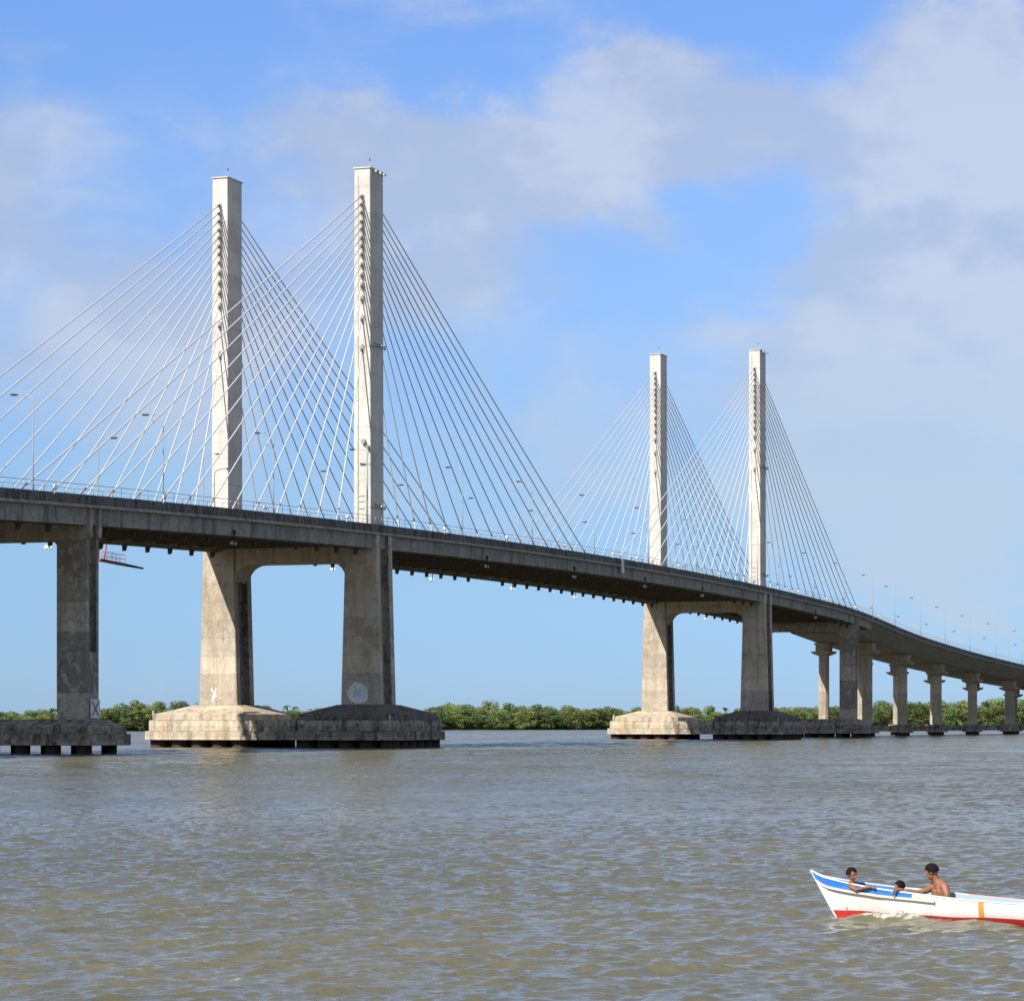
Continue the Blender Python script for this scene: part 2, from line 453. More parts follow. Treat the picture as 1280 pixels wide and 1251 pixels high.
# anchor piers
for s0, zb, hc, lip in ((-79.3, 3.5, 4.1, 'L'), (280.4, 4.0, 5.2, 'R')):
    zt0 = ztop(s0) - 1.32
    for ct in (-.02, FAR + .02):
        mb = MB()
        for (za, zz, dp) in ((zb - .1, 10.4, .06), (10.4, zt0, .6)):
            mb.prism([leg_loop(s0, ct, 1.3, 1.74 + (.0 if z < 20 else .0), z, .52, dp) for z in (za, zz)])
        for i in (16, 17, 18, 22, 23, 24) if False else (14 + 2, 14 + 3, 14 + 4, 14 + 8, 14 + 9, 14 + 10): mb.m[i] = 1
        for q in (-1, 1):                       # pilaster strips beside the edge beam
            mb.box(s0 + q * 1.03 - .3, s0 + q * 1.03 + .3, ct + 1.6, ct + 2.1, zt0 - 3.0, zt0 + .02)
        mb.build('pier_leg', [M['anchor_leg'], M['groove']], bridge, bevel=.05)
    mb = MB(); zbm = ztop(s0) - 4.6; rad = .9
    t0, t1 = FAR + 1.7, -1.7
    low = [(t0, ztop(s0) - 1.6), (t0, zbm - rad)] + [(t0 + rad - rad * math.cos(a), zbm - rad + rad * math.sin(a)) for a in np.linspace(.2, math.pi / 2, 6)]
    low += [(t1 - rad + rad * math.sin(a), zbm - rad + rad * math.cos(a)) for a in np.linspace(0, math.pi / 2 - .2, 6)] + [(t1, zbm - rad), (t1, ztop(s0) - 1.6)]
    mb.prism([[W(s0 + q, t, z) for t, z in low] for q in (-1.15, 1.15)])
    mb.build('portal_beam', M['anchor_leg'], bridge)
    mb = MB(); c0 = (4.3 + FAR - 4.3) / 2; h0 = (4.3 - FAR + 4.3) / 2
    k = .35
    mb.prism([oct_loop(s0 - .3, c0, hc, h0, k, .85), oct_loop(s0 - .3, c0, hc, h0, k, 2.02)])
    mb.prism([oct_loop(s0 - .3, c0, hc - .3, h0 - .3, k, 2.024), oct_loop(s0 - .3, c0, hc - .35, h0 - .35, k, 2.78), oct_loop(s0, c0, 1.9, h0 - 2.1, k, zb)])
    pc = mb.build('pile_cap', M['cap_dark'], bridge, bevel=.05)
    for i in range(2 if lip == 'L' else 3):
        for j in range(8):
            mb = MB(); x = s0 - .3 - hc + 1.35 + (2 * hc - 2.7) * i / (1 if lip == 'L' else 2); t = c0 - h0 + 2.0 + (2 * h0 - 4.0) * j / 7
            mb.tube([W(x, t, -3), W(x, t, .86)], .8, 14); mb.build('pile', M['pile'], pc)

# graffiti and marks painted on the tower legs
def splat(mb, s, ct, cz, r, seed, m=0, n=28, flat=1.0):
    rr = random.Random(seed)
    pts = [W(s, ct + r * (1 + rr.uniform(-.13, .09)) * math.cos(2 * math.pi * i / n), cz + flat * r * (1 + rr.uniform(-.13, .09)) * math.sin(2 * math.pi * i / n)) for i in range(n)]
    mb.add(pts, [tuple(range(n))], m)
def stroke(mb, s, pts, w, m=0):
    for (a, b), (c, d) in zip(pts[:-1], pts[1:]):
        L = math.hypot(c - a, d - b); nx, nz = -(d - b) / L * w, (c - a) / L * w
        e = .15 * w / L
        mb.add([W(s, a + nx - (c - a) * e, b + nz - (d - b) * e), W(s, a - nx - (c - a) * e, b - nz - (d - b) * e), W(s, c - nx + (c - a) * e, d - nz + (d - b) * e), W(s, c + nx + (c - a) * e, d + nz + (d - b) * e)], [(0, 1, 2, 3)], m)
        s -= .0015
legs = [o for o in bridge.children if o.name.startswith('pier_leg')]
near_leg, far_leg = legs[0], legs[1]
mb = MB(); SX = -2.79
splat(mb, SX, -.35, 6.95, 1.42, 3)
for q, z, r_ in ((-.25, 7.15, .42), (.15, 6.75, .3), (-.5, 6.6, .25), (.25, 7.3, .16)):
    splat(mb, SX - .004 - .001 * r_, -.35 + q, z, r_, int(z * 10), 1, 14)
for q in range(5):                          # overspray and runs
    a = -1.5 + .62 * q; zz = 6.95 - math.sqrt(max(.05, 1.9 - (a + .1) ** 2)) + .1
    stroke(mb, SX - .002, [(-.35 + a, zz), (-.34 + a, zz - .12 - .09 * (q % 3))], .05)
mb.build('graffiti', [M['graffiti'], M['graffiti_blue']], near_leg, recalc=False)
mb = MB(); c = FAR - .55
stroke(mb, SX, [(c - .32, 7.7), (c - .36, 7.35), (c - .12, 7.12), (c + .2, 7.2), (c + .28, 7.62)], .09)
stroke(mb, SX, [(c + .02, 7.1), (c + .0, 6.7), (c - .12, 6.4), (c - .3, 6.05)], .13); stroke(mb, SX, [(c + .02, 6.75), (c + .34, 6.62)], .08); splat(mb, SX - .004, c - .05, 6.5, .24, 8, 0, 13); stroke(mb, SX, [(c - .36, 6.05), (c - .02, 6.12)], .08)
mb.build('graffiti', M['graffiti'], far_leg, recalc=False)

# sign with a cross, fixed to the side of the left anchor pier
sign = thing('cross_sign', 'white board with a brown X fixed low on the left anchor pier', 'sign', W(-79.2, 1.8, 3.6))
mb = MB(); mb.box(-80.15, -78.15, 1.86, 1.92, 3.62, 5.55)
mb.build('sign_board', M['sign_white'], sign)
mb = MB()
for a, b in ((-79.85, -78.45), (-78.45, -79.85)):
    d = .17; q = .0 if a < b else .004
    mb.add([W(a - d, 1.926 + q, 3.85), W(a + d, 1.926 + q, 3.85), W(b + d, 1.926 + q, 5.32), W(b - d, 1.926 + q, 5.32)], [(0, 1, 2, 3)])
mb.build('cross_mark', M['sign_cross'], sign, recalc=False)

# banner hung over the parapet at mid span
ban = thing('banner', 'narrow faded white banner hanging over the near parapet at mid span', 'banner', W(103.3, 2.4, 27.4))
mb = MB(); mb.prism([[W(103.3 + q, 2.40 + .03 * math.sin(z * 3), z) for q in (-.75, .75)] + [W(103.3 + q, 2.43 + .03 * math.sin(z * 3), z) for q in (.75, -.75)] for z in np.linspace(27.35, 29.5, 7)])
mb.build('cloth', M['banner'], ban)
mb = MB(); mb.tube([W(102.45, 2.42, 29.52), W(104.15, 2.42, 29.52)], .045, 6); mb.build('rod', M['steel'], ban)

# ------------------------------------------------------------------ approach viaduct
via = thing('approach_viaduct', 'grey concrete approach viaduct on twin columns curving away to the right bank', 'viaduct', W(300, -10, 0))
mb = MB()
sweep(mb, [(2.35, -1.02), (2.35, -1.3), (1.6, -1.42), (-2.2, -3.75), (-16.6, -3.75), (FAR + .1, -1.42), (FAR - .5, -1.3), (FAR - .5, -1.02)], ss_app)
vd = mb.build('box_girder', M['web'], via)
mb = MB(); sweep(mb, [(1.6, -.99), (FAR + .2, -.99), (FAR + .2, -1.015), (1.6, -1.015)], ss_app)
mb.build('road_surface', M['asphalt'], vd)
for side in (0, 1):
    f = (lambda t: t) if side == 0 else (lambda t: FAR + 1.8 - t)
    mb = MB()
    s = S_END + .1
    while s < 750:
        mb.prism([[P(q, f(2.2), -.015), P(q, f(2.23), -1.01), P(q, f(1.9), -1.01), P(q, f(1.95), 0)] for q in (s, s + 3.05)])
        s += 3.12
    mb.build('parapet', M['parapet'], vd)
    mb = MB()
    for h in (1.0, .52):
        mb.tube([P(s, f(2.05), h) for s in ss_app], .035 if h == 1 else .022, 5)
    for s in np.arange(S_END + .5, 750, 2.08):
        mb.tube([P(s, f(2.05), -.02), P(s, f(2.05), 1.0)], .03, 4)
    mb.build('railing', M['steel'], vd)
for s0 in (321.7, 362.0, 400.5, 437.4, 474.0, 511.0, 549.0, 587.0):
    o = off(s0); zc = ztop(s0) - 3.77
    for t in (-4.8 + o, -15.1 + o):
        mb = MB()
        mb.prism([oct_loop(s0, t, 1.12, 1.12, .5, 2.7), oct_loop(s0, t, 1.12, 1.12, .5, zc - 2.3)])
        cl = mb.build('column', M['column'], via, bevel=.03)
        mb = MB()
        mb.prism([oct_loop(s0, t, 1.2, 1.2, .5, zc - 3.0), oct_loop(s0, t, 2.1, 2.3, .7, zc - 2.55), oct_loop(s0, t, 2.75, 2.6, .7, zc - 2.25), oct_loop(s0, t, 2.8, 2.65, .7, zc - 1.95), oct_loop(s0, t, 2.3, 2.3, .6, zc - 1.999)])
        mb.prism([oct_loop(s0, t, 1.75, 1.7, .3, zc - 2.0), oct_loop(s0, t, 1.8, 1.7, .3, zc - .45)])
        mb.prism([oct_loop(s0, t, 2.2, 1.9, .2, zc - .45), oct_loop(s0, t, 2.3, 1.9, .2, zc + .01)])
        mb.build('capital', M['column'], cl)
        mb = MB()
        mb.prism([oct_loop(s0, t, 2.5, 2.5, .9, .75), oct_loop(s0, t, 2.5, 2.5, .9, 1.7)])
        mb.prism([oct_loop(s0, t, 2.2, 2.2, .8, 1.704), oct_loop(s0, t, 2.2, 2.2, .8, 2.72)])
        pc = mb.build('pile_cap', M['cap_dark'], via, bevel=.05)
        mb = MB(); mb.tube([W(s0, t, -3), W(s0, t, .76)], 1.85, 18); mb.build('pile', M['pile'], pc)
    mb = MB(); mb.box(s0 - 1.0, s0 + 1.0, -12.9 + o, -7.0 + o, 1.05, 2.5); mb.build('link_beam', M['cap_dark'], via)

# ------------------------------------------------------------------ street lamps
def make_lamp():
    o = thing('street_lamp', '', 'street lamp', (0, 0, 0), 0)
    mb = MB(); mb.tube([(0, 0, 0), (0, 0, 5), (0, 0, 9.9), (0, .25, 10.25), (0, .9, 10.45)], [.075, .06, .045, .04, .035], 8)
    mb.build('pole', M['pole'], o)
    mb = MB(); mb.tube([(0, .85, 10.44), (0, 1.75, 10.5)], .035, 6); mb.build('arm', M['pole'], o)
    mb = MB(); mb.hexa([(-.13, 1.7, 10.4), (.13, 1.7, 10.4), (.15, 2.5, 10.44), (-.15, 2.5, 10.44)], [(-.07, 1.72, 10.54), (.07, 1.72, 10.54), (.09, 2.46, 10.58), (-.09, 2.46, 10.58)])
    hd = mb.build('lamp_head', M['dark'], o)
    mb = MB(); mb.hexa([(-.1, 1.95, 10.36), (.1, 1.95, 10.36), (.11, 2.4, 10.385), (-.11, 2.4, 10.385)], [(-.11, 1.9, 10.415), (.11, 1.9, 10.415), (.12, 2.42, 10.435), (-.12, 2.42, 10.435)])
    mb.build('diffuser', M['dark'], hd)
    return o
lamp_s = [-91.5, -62.6, -33.4, -4.05, 30.7, 60.6, 91.1, 121, 151, 181, 211.3, 241, 270, 298.2, 323, 352.9, 382.4, 410.1, 437.8, 464.3, 492, 520]
ordw = ['first', 'second', 'third', 'fourth', 'fifth', 'sixth', 'seventh', 'eighth', 'ninth', 'tenth', 'eleventh', 'twelfth']
proto = make_lamp(); first = True
cnt = {}
for side in (0, 1):
    for s in lamp_s:
        o = proto if first else copy_tree(proto); first = False
        p = P(s, 1.5 if side == 0 else (FAR - 1.5 if s < 296 else FAR + .35), -1.0)
        o.location = p; o.rotation_euler = (0, 0, 0 if side == 0 else math.pi)
        if s < -1: reg = 'left of the nearer tower'
        elif s < 195: reg = 'between the two towers'
        elif s < 297: reg = 'right of the farther tower'
        else: reg = 'along the descending viaduct'
        n = cnt.get((side, reg), 0); cnt[(side, reg)] = n + 1
        o['label'] = f'{ordw[n]} street lamp from the left on the {"near" if side == 0 else "far"} edge, {reg}'
        o['group'] = 'street lamps along the bridge deck'

# ------------------------------------------------------------------ floodlights on the parapet, lamps under the deck
def make_flood():
    o = thing('floodlight', '', 'floodlight', (0, 0, 0), 0)
    mb = MB()
    mb.tube([(0, .1, -.35), (-.35, -.35, -.15), (0, -.3, .12)], .05, 6)
    mb.tube([(-.55, -.5, -.5), (-.1, -.35, .02)], .055, 6)
    mb.build('bracket', M['white'], o)
    mb = MB()
    mb.tube([(-.12, -.3, .1), (0, -.3, .22), (.22, -.28, .5)], [.18, .3, .33], 12)
    hd = mb.build('lamp_head', M['white'], o)
    mb = MB(); mb.tube([(.22, -.28, .5), (.245, -.278, .53)], .27, 12); mb.build('lens', M['glass'], hd)
    return o
fl = make_flood(); first = True
FS = [-88.8, -64.4, -38.0, -13.2, 21.1, 46.4, 72.7, 97.8, 111, 136, 162.7, 187.8, 223.7, 248.6, 276.6, 300.1]
c2 = {}
for s in FS:
    o = fl if first else copy_tree(fl); first = False
    o.location = P(s, 2.2, .15); o.scale = (.8, .8, .8); o.rotation_euler = (0, 0, 0 if s < 0 or 95 < s < 195 else math.pi * 0)
    reg = 'left of the nearer tower' if s < 0 else 'between the towers' if s < 195 else 'right of the farther tower'
    n = c2.get(reg, 0); c2[reg] = n + 1
    o['label'] = f'{ordw[n]} small white floodlight from the left on the near parapet, {reg}'
    o['group'] = 'floodlights on the near parapet'
def make_under():
    o = thing('hanging_lamp', '', 'lamp', (0, 0, 0), 0)
    mb = MB(); mb.tube([(0, 0, 1.3), (0, 0, -.25)], .07, 6); mb.box(-.12, .12, -.12, .12, .9, 1.35); mb.tube([(-.6, 0, -.1), (.35, 0, -.1)], .05, 6)
    mb.build('bracket', M['dark'], o)
    for x in (-.62, .28):
        mb = MB(); mb.tube([(x + .12, 0, -.28), (x, 0, -.2), (x - .26, -.05, -.12)], [.11, .19, .22], 10); mb.build('lamp_head', M['steel'], o)  # white heads coloured grey: their shade under the deck is painted in
    return o
ul = make_under(); first = True
U = [(-105, 0), (-45.2, 0), (39.8, 0), (79.7, 0), (117.8, 0), (153.5, 0), (241.1, 0), (-104, 1), (-45.3, 1), (39.8, 1), (79.8, 1), (118, 1), (152.6, 1), (241, 1)]
un = {-105: 'beyond the left anchor pier', -104: 'just left of the left anchor pier', -45.2: 'between the left anchor pier and the nearer tower', 39.8: 'just right of the nearer tower', 79.7: 'left of mid span', 117.8: 'right of mid span', 153.5: 'short of the farther tower', 241: 'right of the farther tower'}
for s, side in U:
    if s == -105: continue
    o = ul if first else copy_tree(ul); first = False
    o.location = P(s, 1.9 if side == 0 else FAR - 1.65, -3.75)
    if side == 0: o.rotation_euler = (0, 0, 0)
    key = min(un, key=lambda q: abs(q - s))
    o['label'] = f'twin lamp under the {"near" if side == 0 else "far"} deck edge, {un[key]}'
    o['group'] = 'lamps hung under the deck edges'

# red inspection platform slung under the far edge
pl = thing('inspection_platform', 'red steel inspection platform with a dark boom slung under the deck', 'work platform', W(-30, -21.9, 22.6))
T_ = -21.9
mb = MB(); mb.tube([W(-31.9, T_, 25.2), W(-32.4, T_, 22.8)], .1, 6); mb.build('hanger', M['red_steel'], pl)
mb = MB(); mb.tube([W(-30.1, T_, 25.2), W(-30.9, T_, 22.75)], .12, 6); mb.build('hanger', M['red_steel'], pl)
mb = MB(); mb.hexa([W(-32.6, T_ - .4, 22.62), W(-32.6, T_ + .4, 22.62), W(-25.9, T_ + .4, 22.36), W(-25.9, T_ - .4, 22.36)], [W(-32.6, T_ - .4, 22.86), W(-32.6, T_ + .4, 22.86), W(-25.9, T_ + .4, 22.62), W(-25.9, T_ - .4, 22.62)])
mb.build('basket_floor', M['red_steel'], pl)
mb = MB()
for q in (-.38, .38):
    for h in (.5, 1.0):
        mb.tube([W(-30.7, T_ + q, 22.78 + h), W(-26.1, T_ + q, 22.6 + h)], .03, 5)
    for x in (-30.7, -29.5, -28.4, -27.2, -26.1):
        mb.tube([W(x, T_ + q, 22.6), W(x, T_ + q, 23.76 - .04 * (x + 30.7))], .03, 5)
mb.build('guard_rail', M['red_steel'], pl)
mb = MB(); mb.hexa([W(-26.2, T_ - .2, 22.36), W(-26.2, T_ + .2, 22.36), W(-20.5, T_ + .12, 22.2), W(-20.5, T_ - .12, 22.2)], [W(-26.2, T_ - .2, 22.66), W(-26.2, T_ + .2, 22.66), W(-20.5, T_ + .12, 22.38), W(-20.5, T_ - .12, 22.38)])
mb.build('boom', M['dark'], pl)


# ------------------------------------------------------------------ camera frame (heading 19.2 degrees left of the deck axis, level, shifted up)
PHI = R(19.2)
FW = Vector((math.cos(PHI), math.sin(PHI), 0)); RT = Vector((math.sin(PHI), -math.cos(PHI), 0))
CAM = Vector((-345.28, -139.68, HW))
cd = bpy.data.cameras.new('camera'); cam = bpy.data.objects.new('camera', cd); COL.objects.link(cam)
cam.location = CAM
cam.rotation_euler = (R(90), 0, PHI - R(90))
cd.sensor_width = 36; cd.lens = 36 * 3628 / 1280; cd.shift_y = (903.5 - 625.5) / 1280
cd.clip_start = .5; cd.clip_end = 60000
scene.camera = cam

# ------------------------------------------------------------------ boat frame: x from bow to stern, y to the far side
BOAT = Vector((-299.3, -129.2, 0))
_bx = RT * math.cos(R(30)) - FW * math.sin(R(30))
BRZ = math.atan2(_bx.y, _bx.x)
BM = Matrix.Translation(BOAT) @ Matrix.Rotation(BRZ, 4, 'Z')
BL = 6.9
def hb(x):
    u = (x + .43) / 2.9
    h = .5 * (1 - (1 - min(1, max(0, u))) ** 2)
    if x > 1.9: h *= 1 - .14 * min(1, (x - 1.9) / 1.5)
    if x > 4.2: h *= 1 - .25 * ((x - 4.2) / 2.3) ** 2
    return max(h, .012)
def sheer(x):
    pts = [(-.43, .745), (-.3, .655), (0, .60), (.33, .55), (.9, .49), (1.5, .45), (2.2, .39), (3.2, .335), (4.5, .33), (6.5, .40)]
    for (a, b), (c, d) in zip(pts[:-1], pts[1:]):
        if x <= c: return b + (d - b) * (x - a) / (c - a)
    return pts[-1][1]

# ------------------------------------------------------------------ water: one sheet, displaced by a wind-wave spectrum where it is near enough to resolve
def make_water():
    Zs = [22.0]
    while Zs[-1] < 2200:
        z = Zs[-1]; Zs.append(z + max(.05, z * .0017) * (1 if z < 400 else 2.5))
    Zs = np.array(Zs); nr = len(Zs); nc = 400
    k = np.linspace(-.27, .27, nc)
    Z = np.repeat(Zs[:, None], nc, 1); X = Z * k[None, :]
    px = CAM.x + FW.x * Z + RT.x * X; py = CAM.y + FW.y * Z + RT.y * X
    slope = np.zeros_like(px); h = np.zeros_like(px); gx = np.zeros_like(px); gy = np.zeros_like(px)
    dz = np.maximum(.05, Z * .0017)
    base = math.atan2(-FW.y, -FW.x) + .35
    # slow gusts: patches of rougher and calmer water
    gust = 1 + .32 * np.sin(px * .045 + py * .021 + 1.3) * np.sin(py * .06 - px * .017) + .2 * np.sin(px * .013 - py * .03)
    for i in range(110):
        lam = .26 * (15) ** (rng.random() ** 1.35)
        ang = base + rng.normal(0, .62)
        amp = .0054 * lam ** .95 * (1.0 if lam < .65 else (.65 / lam) ** 1.15)
        kk = 2 * math.pi / lam; ca, sa = math.cos(ang), math.sin(ang)
        ph = kk * (ca * px + sa * py) + rng.random() * 6.283
        fade = np.clip(lam / (.75 * dz) - 1, 0, 1)
        a = amp * fade * gust
        slope += .5 * (amp * kk) ** 2 * (1 - fade ** 2)
        h += a * np.cos(ph)
        gx -= a * ca * np.sin(ph) * .95; gy -= a * sa * np.sin(ph) * .95
    # boat: calm the water under the hull, raise the bow wave and its wash
    Bi = BM.inverted()
    bx = Bi[0][0] * px + Bi[0][1] * py + Bi[0][3]; by = Bi[1][0] * px + Bi[1][1] * py + Bi[1][3]
    hbv = np.vectorize(hb)
    near = (np.abs(bx - 3) < 8) & (np.abs(by) < 5)
    H = np.zeros_like(px); H[near] = hbv(np.clip(bx[near], -.4, 6.5))
    dist = np.abs(by) - H * .85
    inside = near & (bx > -.2) & (bx < 6.6) & (dist < .02)
    foam = np.zeros_like(px)
    wav = near & ~inside
    bw = np.exp(-((bx - 1.15) / .75) ** 2) * np.exp(-(np.maximum(dist, 0) / .2) ** 2)
    bw2 = np.exp(-((bx - 2.6) / 1.1) ** 2) * np.exp(-((dist - .25) / .25) ** 2)
    h += np.where(near, .13 * bw + .05 * bw2, 0)
    ns = np.sin(bx * 9 + by * 4) * np.sin(by * 13 - bx * 5 + 1) * .5 + .5
    foam = np.where(near, np.clip(bw * (.35 + .6 * ns), 0, 1) + np.clip(bw2 * 1.2 * ns ** 2, 0, 1) * .4, 0)
    foam += np.where(near, np.exp(-(np.maximum(dist, 0) / .10) ** 2) * (bx > .0) * (bx < 6.6) * (.25 + .5 * ns), 0)
    tr = np.exp(-((bx - .9 - 1.2 * np.maximum(dist, 0)) / .8) ** 2) * np.exp(-(np.maximum(dist, 0) / .75) ** 2)
    foam += np.where(near, tr * .32 * ns ** 2, 0)
    h = np.where(inside, -.10, h); gx = np.where(inside, 0, gx); gy = np.where(inside, 0, gy)
    # a few whitecaps
    for i in range(16):
        zc = 33 * (9.5) ** rng.random(); xc = zc * rng.uniform(-.19, .19)
        a = .009 * zc ** .7 * rng.uniform(.5, 1.3)
        foam += .62 * np.exp(-((X - xc) / (a * 2.2)) ** 2 - ((Z - zc) / (a * 1.6)) ** 2) * (h > -.01)
    # turbulent fringe round the nearest piles
    v = np.stack([px + gx, py + gy, h], -1).reshape(-1, 3)
    idx = np.arange(nr * nc).reshape(nr, nc)
    q = np.stack([idx[:-1, :-1], idx[:-1, 1:], idx[1:, 1:], idx[1:, :-1]], -1).reshape(-1, 4)
    # the rest of the river round the fan, a little lower
    big = 30000.0; o = len(v)
    ring = np.array([[-big, -big, -.35], [big, -big, -.35], [big, big, -.35], [-big, big, -.35]])
    v = np.concatenate([v, ring]); q = np.concatenate([q, [[o, o + 1, o + 2, o + 3]]])
    me = bpy.data.meshes.new('water')
    me.vertices.add(len(v)); me.vertices.foreach_set('co', v.astype(np.float32).ravel())
    me.loops.add(len(q) * 4); me.loops.foreach_set('vertex_index', q.astype(np.int32).ravel())
    me.polygons.add(len(q)); me.polygons.foreach_set('loop_start', np.arange(0, len(q) * 4, 4, dtype=np.int32))
    me.polygons.foreach_set('use_smooth', np.ones(len(q), dtype=bool))
    me.update(calc_edges=True)
    ra = me.attributes.new('small_waves', 'FLOAT', 'POINT')
    ra.data.foreach_set('value', np.concatenate([np.sqrt(slope).ravel(), np.full(4, .2)]).astype(np.float32))
    at = me.attributes.new('foam', 'FLOAT', 'POINT')
    at.data.foreach_set('value', np.concatenate([np.clip(foam, 0, 1).ravel(), np.zeros(4)]).astype(np.float32))
    ob = bpy.data.objects.new('water', me); COL.objects.link(ob); ob['kind'] = 'structure'
    return ob
water = make_water()
wm = mat('river_water', (.075, .062, .03), .12, spec=.5); k = N(wm); b = k.n['Principled BSDF']
b.inputs['IOR'].default_value = 1.33; b.inputs['Specular IOR Level'].default_value = .25
pos = k.new('ShaderNodeNewGeometry').outputs['Position']
silt = k.noise(k.scale(pos, .05, .05, .05), 1, 4, .6)
body = k.mix(k.ramp(silt, .35, .7), (.128, .117, .074), (.100, .097, .065))
at = k.new('ShaderNodeAttribute', attribute_name='foam').outputs['Fac']
fn = k.noise(pos, 9, 5, .75)
fm = k.ramp(k.math('ADD', at, k.math('MULTIPLY', k.math('SUBTRACT', fn, .5), 1.7)), .3, .8)
fm = k.math('MULTIPLY', fm, k.ramp(at, .02, .2))
k.l.new(k.mix(fm, body, (.52, .49, .42)), b.inputs['Base Color'])
sw = k.new('ShaderNodeAttribute', attribute_name='small_waves').outputs['Fac']
paw = k.noise(k.scale(pos, .09, .09, .09), 1, 5, .62, .8); paw2 = k.noise(k.scale(pos, .5, .5, .5), 1, 5, .65, .5)
rg = k.math('SQRT', k.math('MULTIPLY', sw, .36))
rg = k.math('MULTIPLY', rg, k.math('MULTIPLY', k.ramp(paw, .36, .64, .55, 1.5), k.ramp(paw2, .38, .62, .6, 1.4)))
k.l.new(k.math('ADD', k.math('MAXIMUM', .045, rg), k.math('MULTIPLY', fm, .5), 0, True), b.inputs['Roughness'])
r1 = k.noise(k.scale(pos, 1, 1, 1), 2.6, 5, .6, .4); r2 = k.noise(pos, .55, 3, .55, .5); r3 = k.noise(pos, .1, 3, .55)
hh = k.math('ADD', k.math('ADD', k.math('MULTIPLY', r1, .05), k.math('MULTIPLY', r2, .07)), k.math('MULTIPLY', r3, .12))
bp = k.new('ShaderNodeBump'); bp.inputs['Strength'].default_value = .9; bp.inputs['Distance'].default_value = 1.0
k.l.new(hh, bp.inputs['Height']); k.l.new(bp.outputs[0], b.inputs['Normal'])
water.data.materials.append(wm)

# ------------------------------------------------------------------ far bank and its mangroves
def cw(X, Z, z=0):
    p = CAM + RT * X + FW * Z
    return Vector((p.x, p.y, z))
bank = [(-640, 800), (-330, 985), (-191, 1082), (-120, 1150), (0, 1335), (120, 1450), (286, 1620), (420, 1720), (800, 1950)]
def bankZ(X):
    for (a, b_), (c, d) in zip(bank[:-1], bank[1:]):
        if X <= c: return b_ + (d - b_) * (X - a) / (c - a)
    return bank[-1][1]
mb = MB()
Xs = np.arange(-640, 800, 8.0)
wob = [4 * math.sin(x * .05) + 3 * math.sin(x * .17 + 1) for x in Xs]
rows = [(-3, -.8), (0, .15), (4, .7), (40, 1.2), (2500, 1.4)]
loops = []
o = 0
for x, w in zip(Xs, wob):
    for dzz, hz in rows: mb.v.append(cw(x * (1 + dzz / 1500), bankZ(x) + dzz + w, hz))
nr = len(rows)
for i in range(len(Xs) - 1):
    for j in range(nr - 1):
        mb.face((i * nr + j, (i + 1) * nr + j, (i + 1) * nr + j + 1, i * nr + j + 1), 0, True)
gm = mat('bank_soil', (.05, .048, .028), .95, spec=.1); k = N(gm)
pz = k.new('ShaderNodeNewGeometry').outputs['Position']
k.l.new(k.mix(k.ramp(k.noise(pz, .2, 4), .4, .6), (.045, .06, .02), (.07, .055, .035)), k.n['Principled BSDF'].inputs['Base Color'])
gb = mb.build('far_bank', gm); gb['kind'] = 'structure'

def leaf_mat(name, c1, c2):
    m = mat(name, c1, .6, spec=.2); k = N(m); b = k.n['Principled BSDF']
    oi = k.new('ShaderNodeObjectInfo').outputs['Random']
    g = k.new('ShaderNodeNewGeometry')
    c = k.mix(g.outputs['Random Per Island'], c1, c2)
    tc = k.new('ShaderNodeTexCoord').outputs['Object']
    c = k.mix(k.ramp(k.noise(tc, .45, 2), .4, .62, 0, .6), c, tuple(x * 1.7 for x in c2))
    h = k.new('ShaderNodeHueSaturation'); k.l.new(c, h.inputs['Color'])
    k.l.new(k.math('ADD', .475, k.math('MULTIPLY', oi, .045)), h.inputs['Hue'])
    k.l.new(k.math('ADD', .72, k.math('MULTIPLY', k.math('FRACT', k.math('MULTIPLY', oi, 7.3)), .6)), h.inputs['Value'])
    k.l.new(h.outputs[0], b.inputs['Base Color'])
    tr = k.new('ShaderNodeBsdfTranslucent'); k.l.new(h.outputs[0], tr.inputs['Color'])
    ms = k.new('ShaderNodeMixShader'); ms.inputs[0].default_value = .35
    k.l.new(b.outputs[0], ms.inputs[1]); k.l.new(tr.outputs[0], ms.inputs[2])
    k.l.new(ms.outputs[0], k.n['Material Output'].inputs['Surface'])
    return m
M['leaf'] = leaf_mat('mangrove_leaves', (.10, .145, .048), (.165, .20, .072))  # leaf colours lightened to stand in for distance haze
M['leaf_dark'] = leaf_mat('dark_mangrove_leaves', (.078, .118, .042), (.13, .165, .065))
M['leaf_pale'] = leaf_mat('pale_mangrove_leaves', (.105, .15, .042), (.165, .205, .068))
M['palm'] = leaf_mat('palm_fronds', (.05, .075, .02), (.09, .11, .035))
M['bark'] = concrete('mangrove_bark', (.17, .14, .11), (.07, .055, .045), stain=.5, streak=.4)

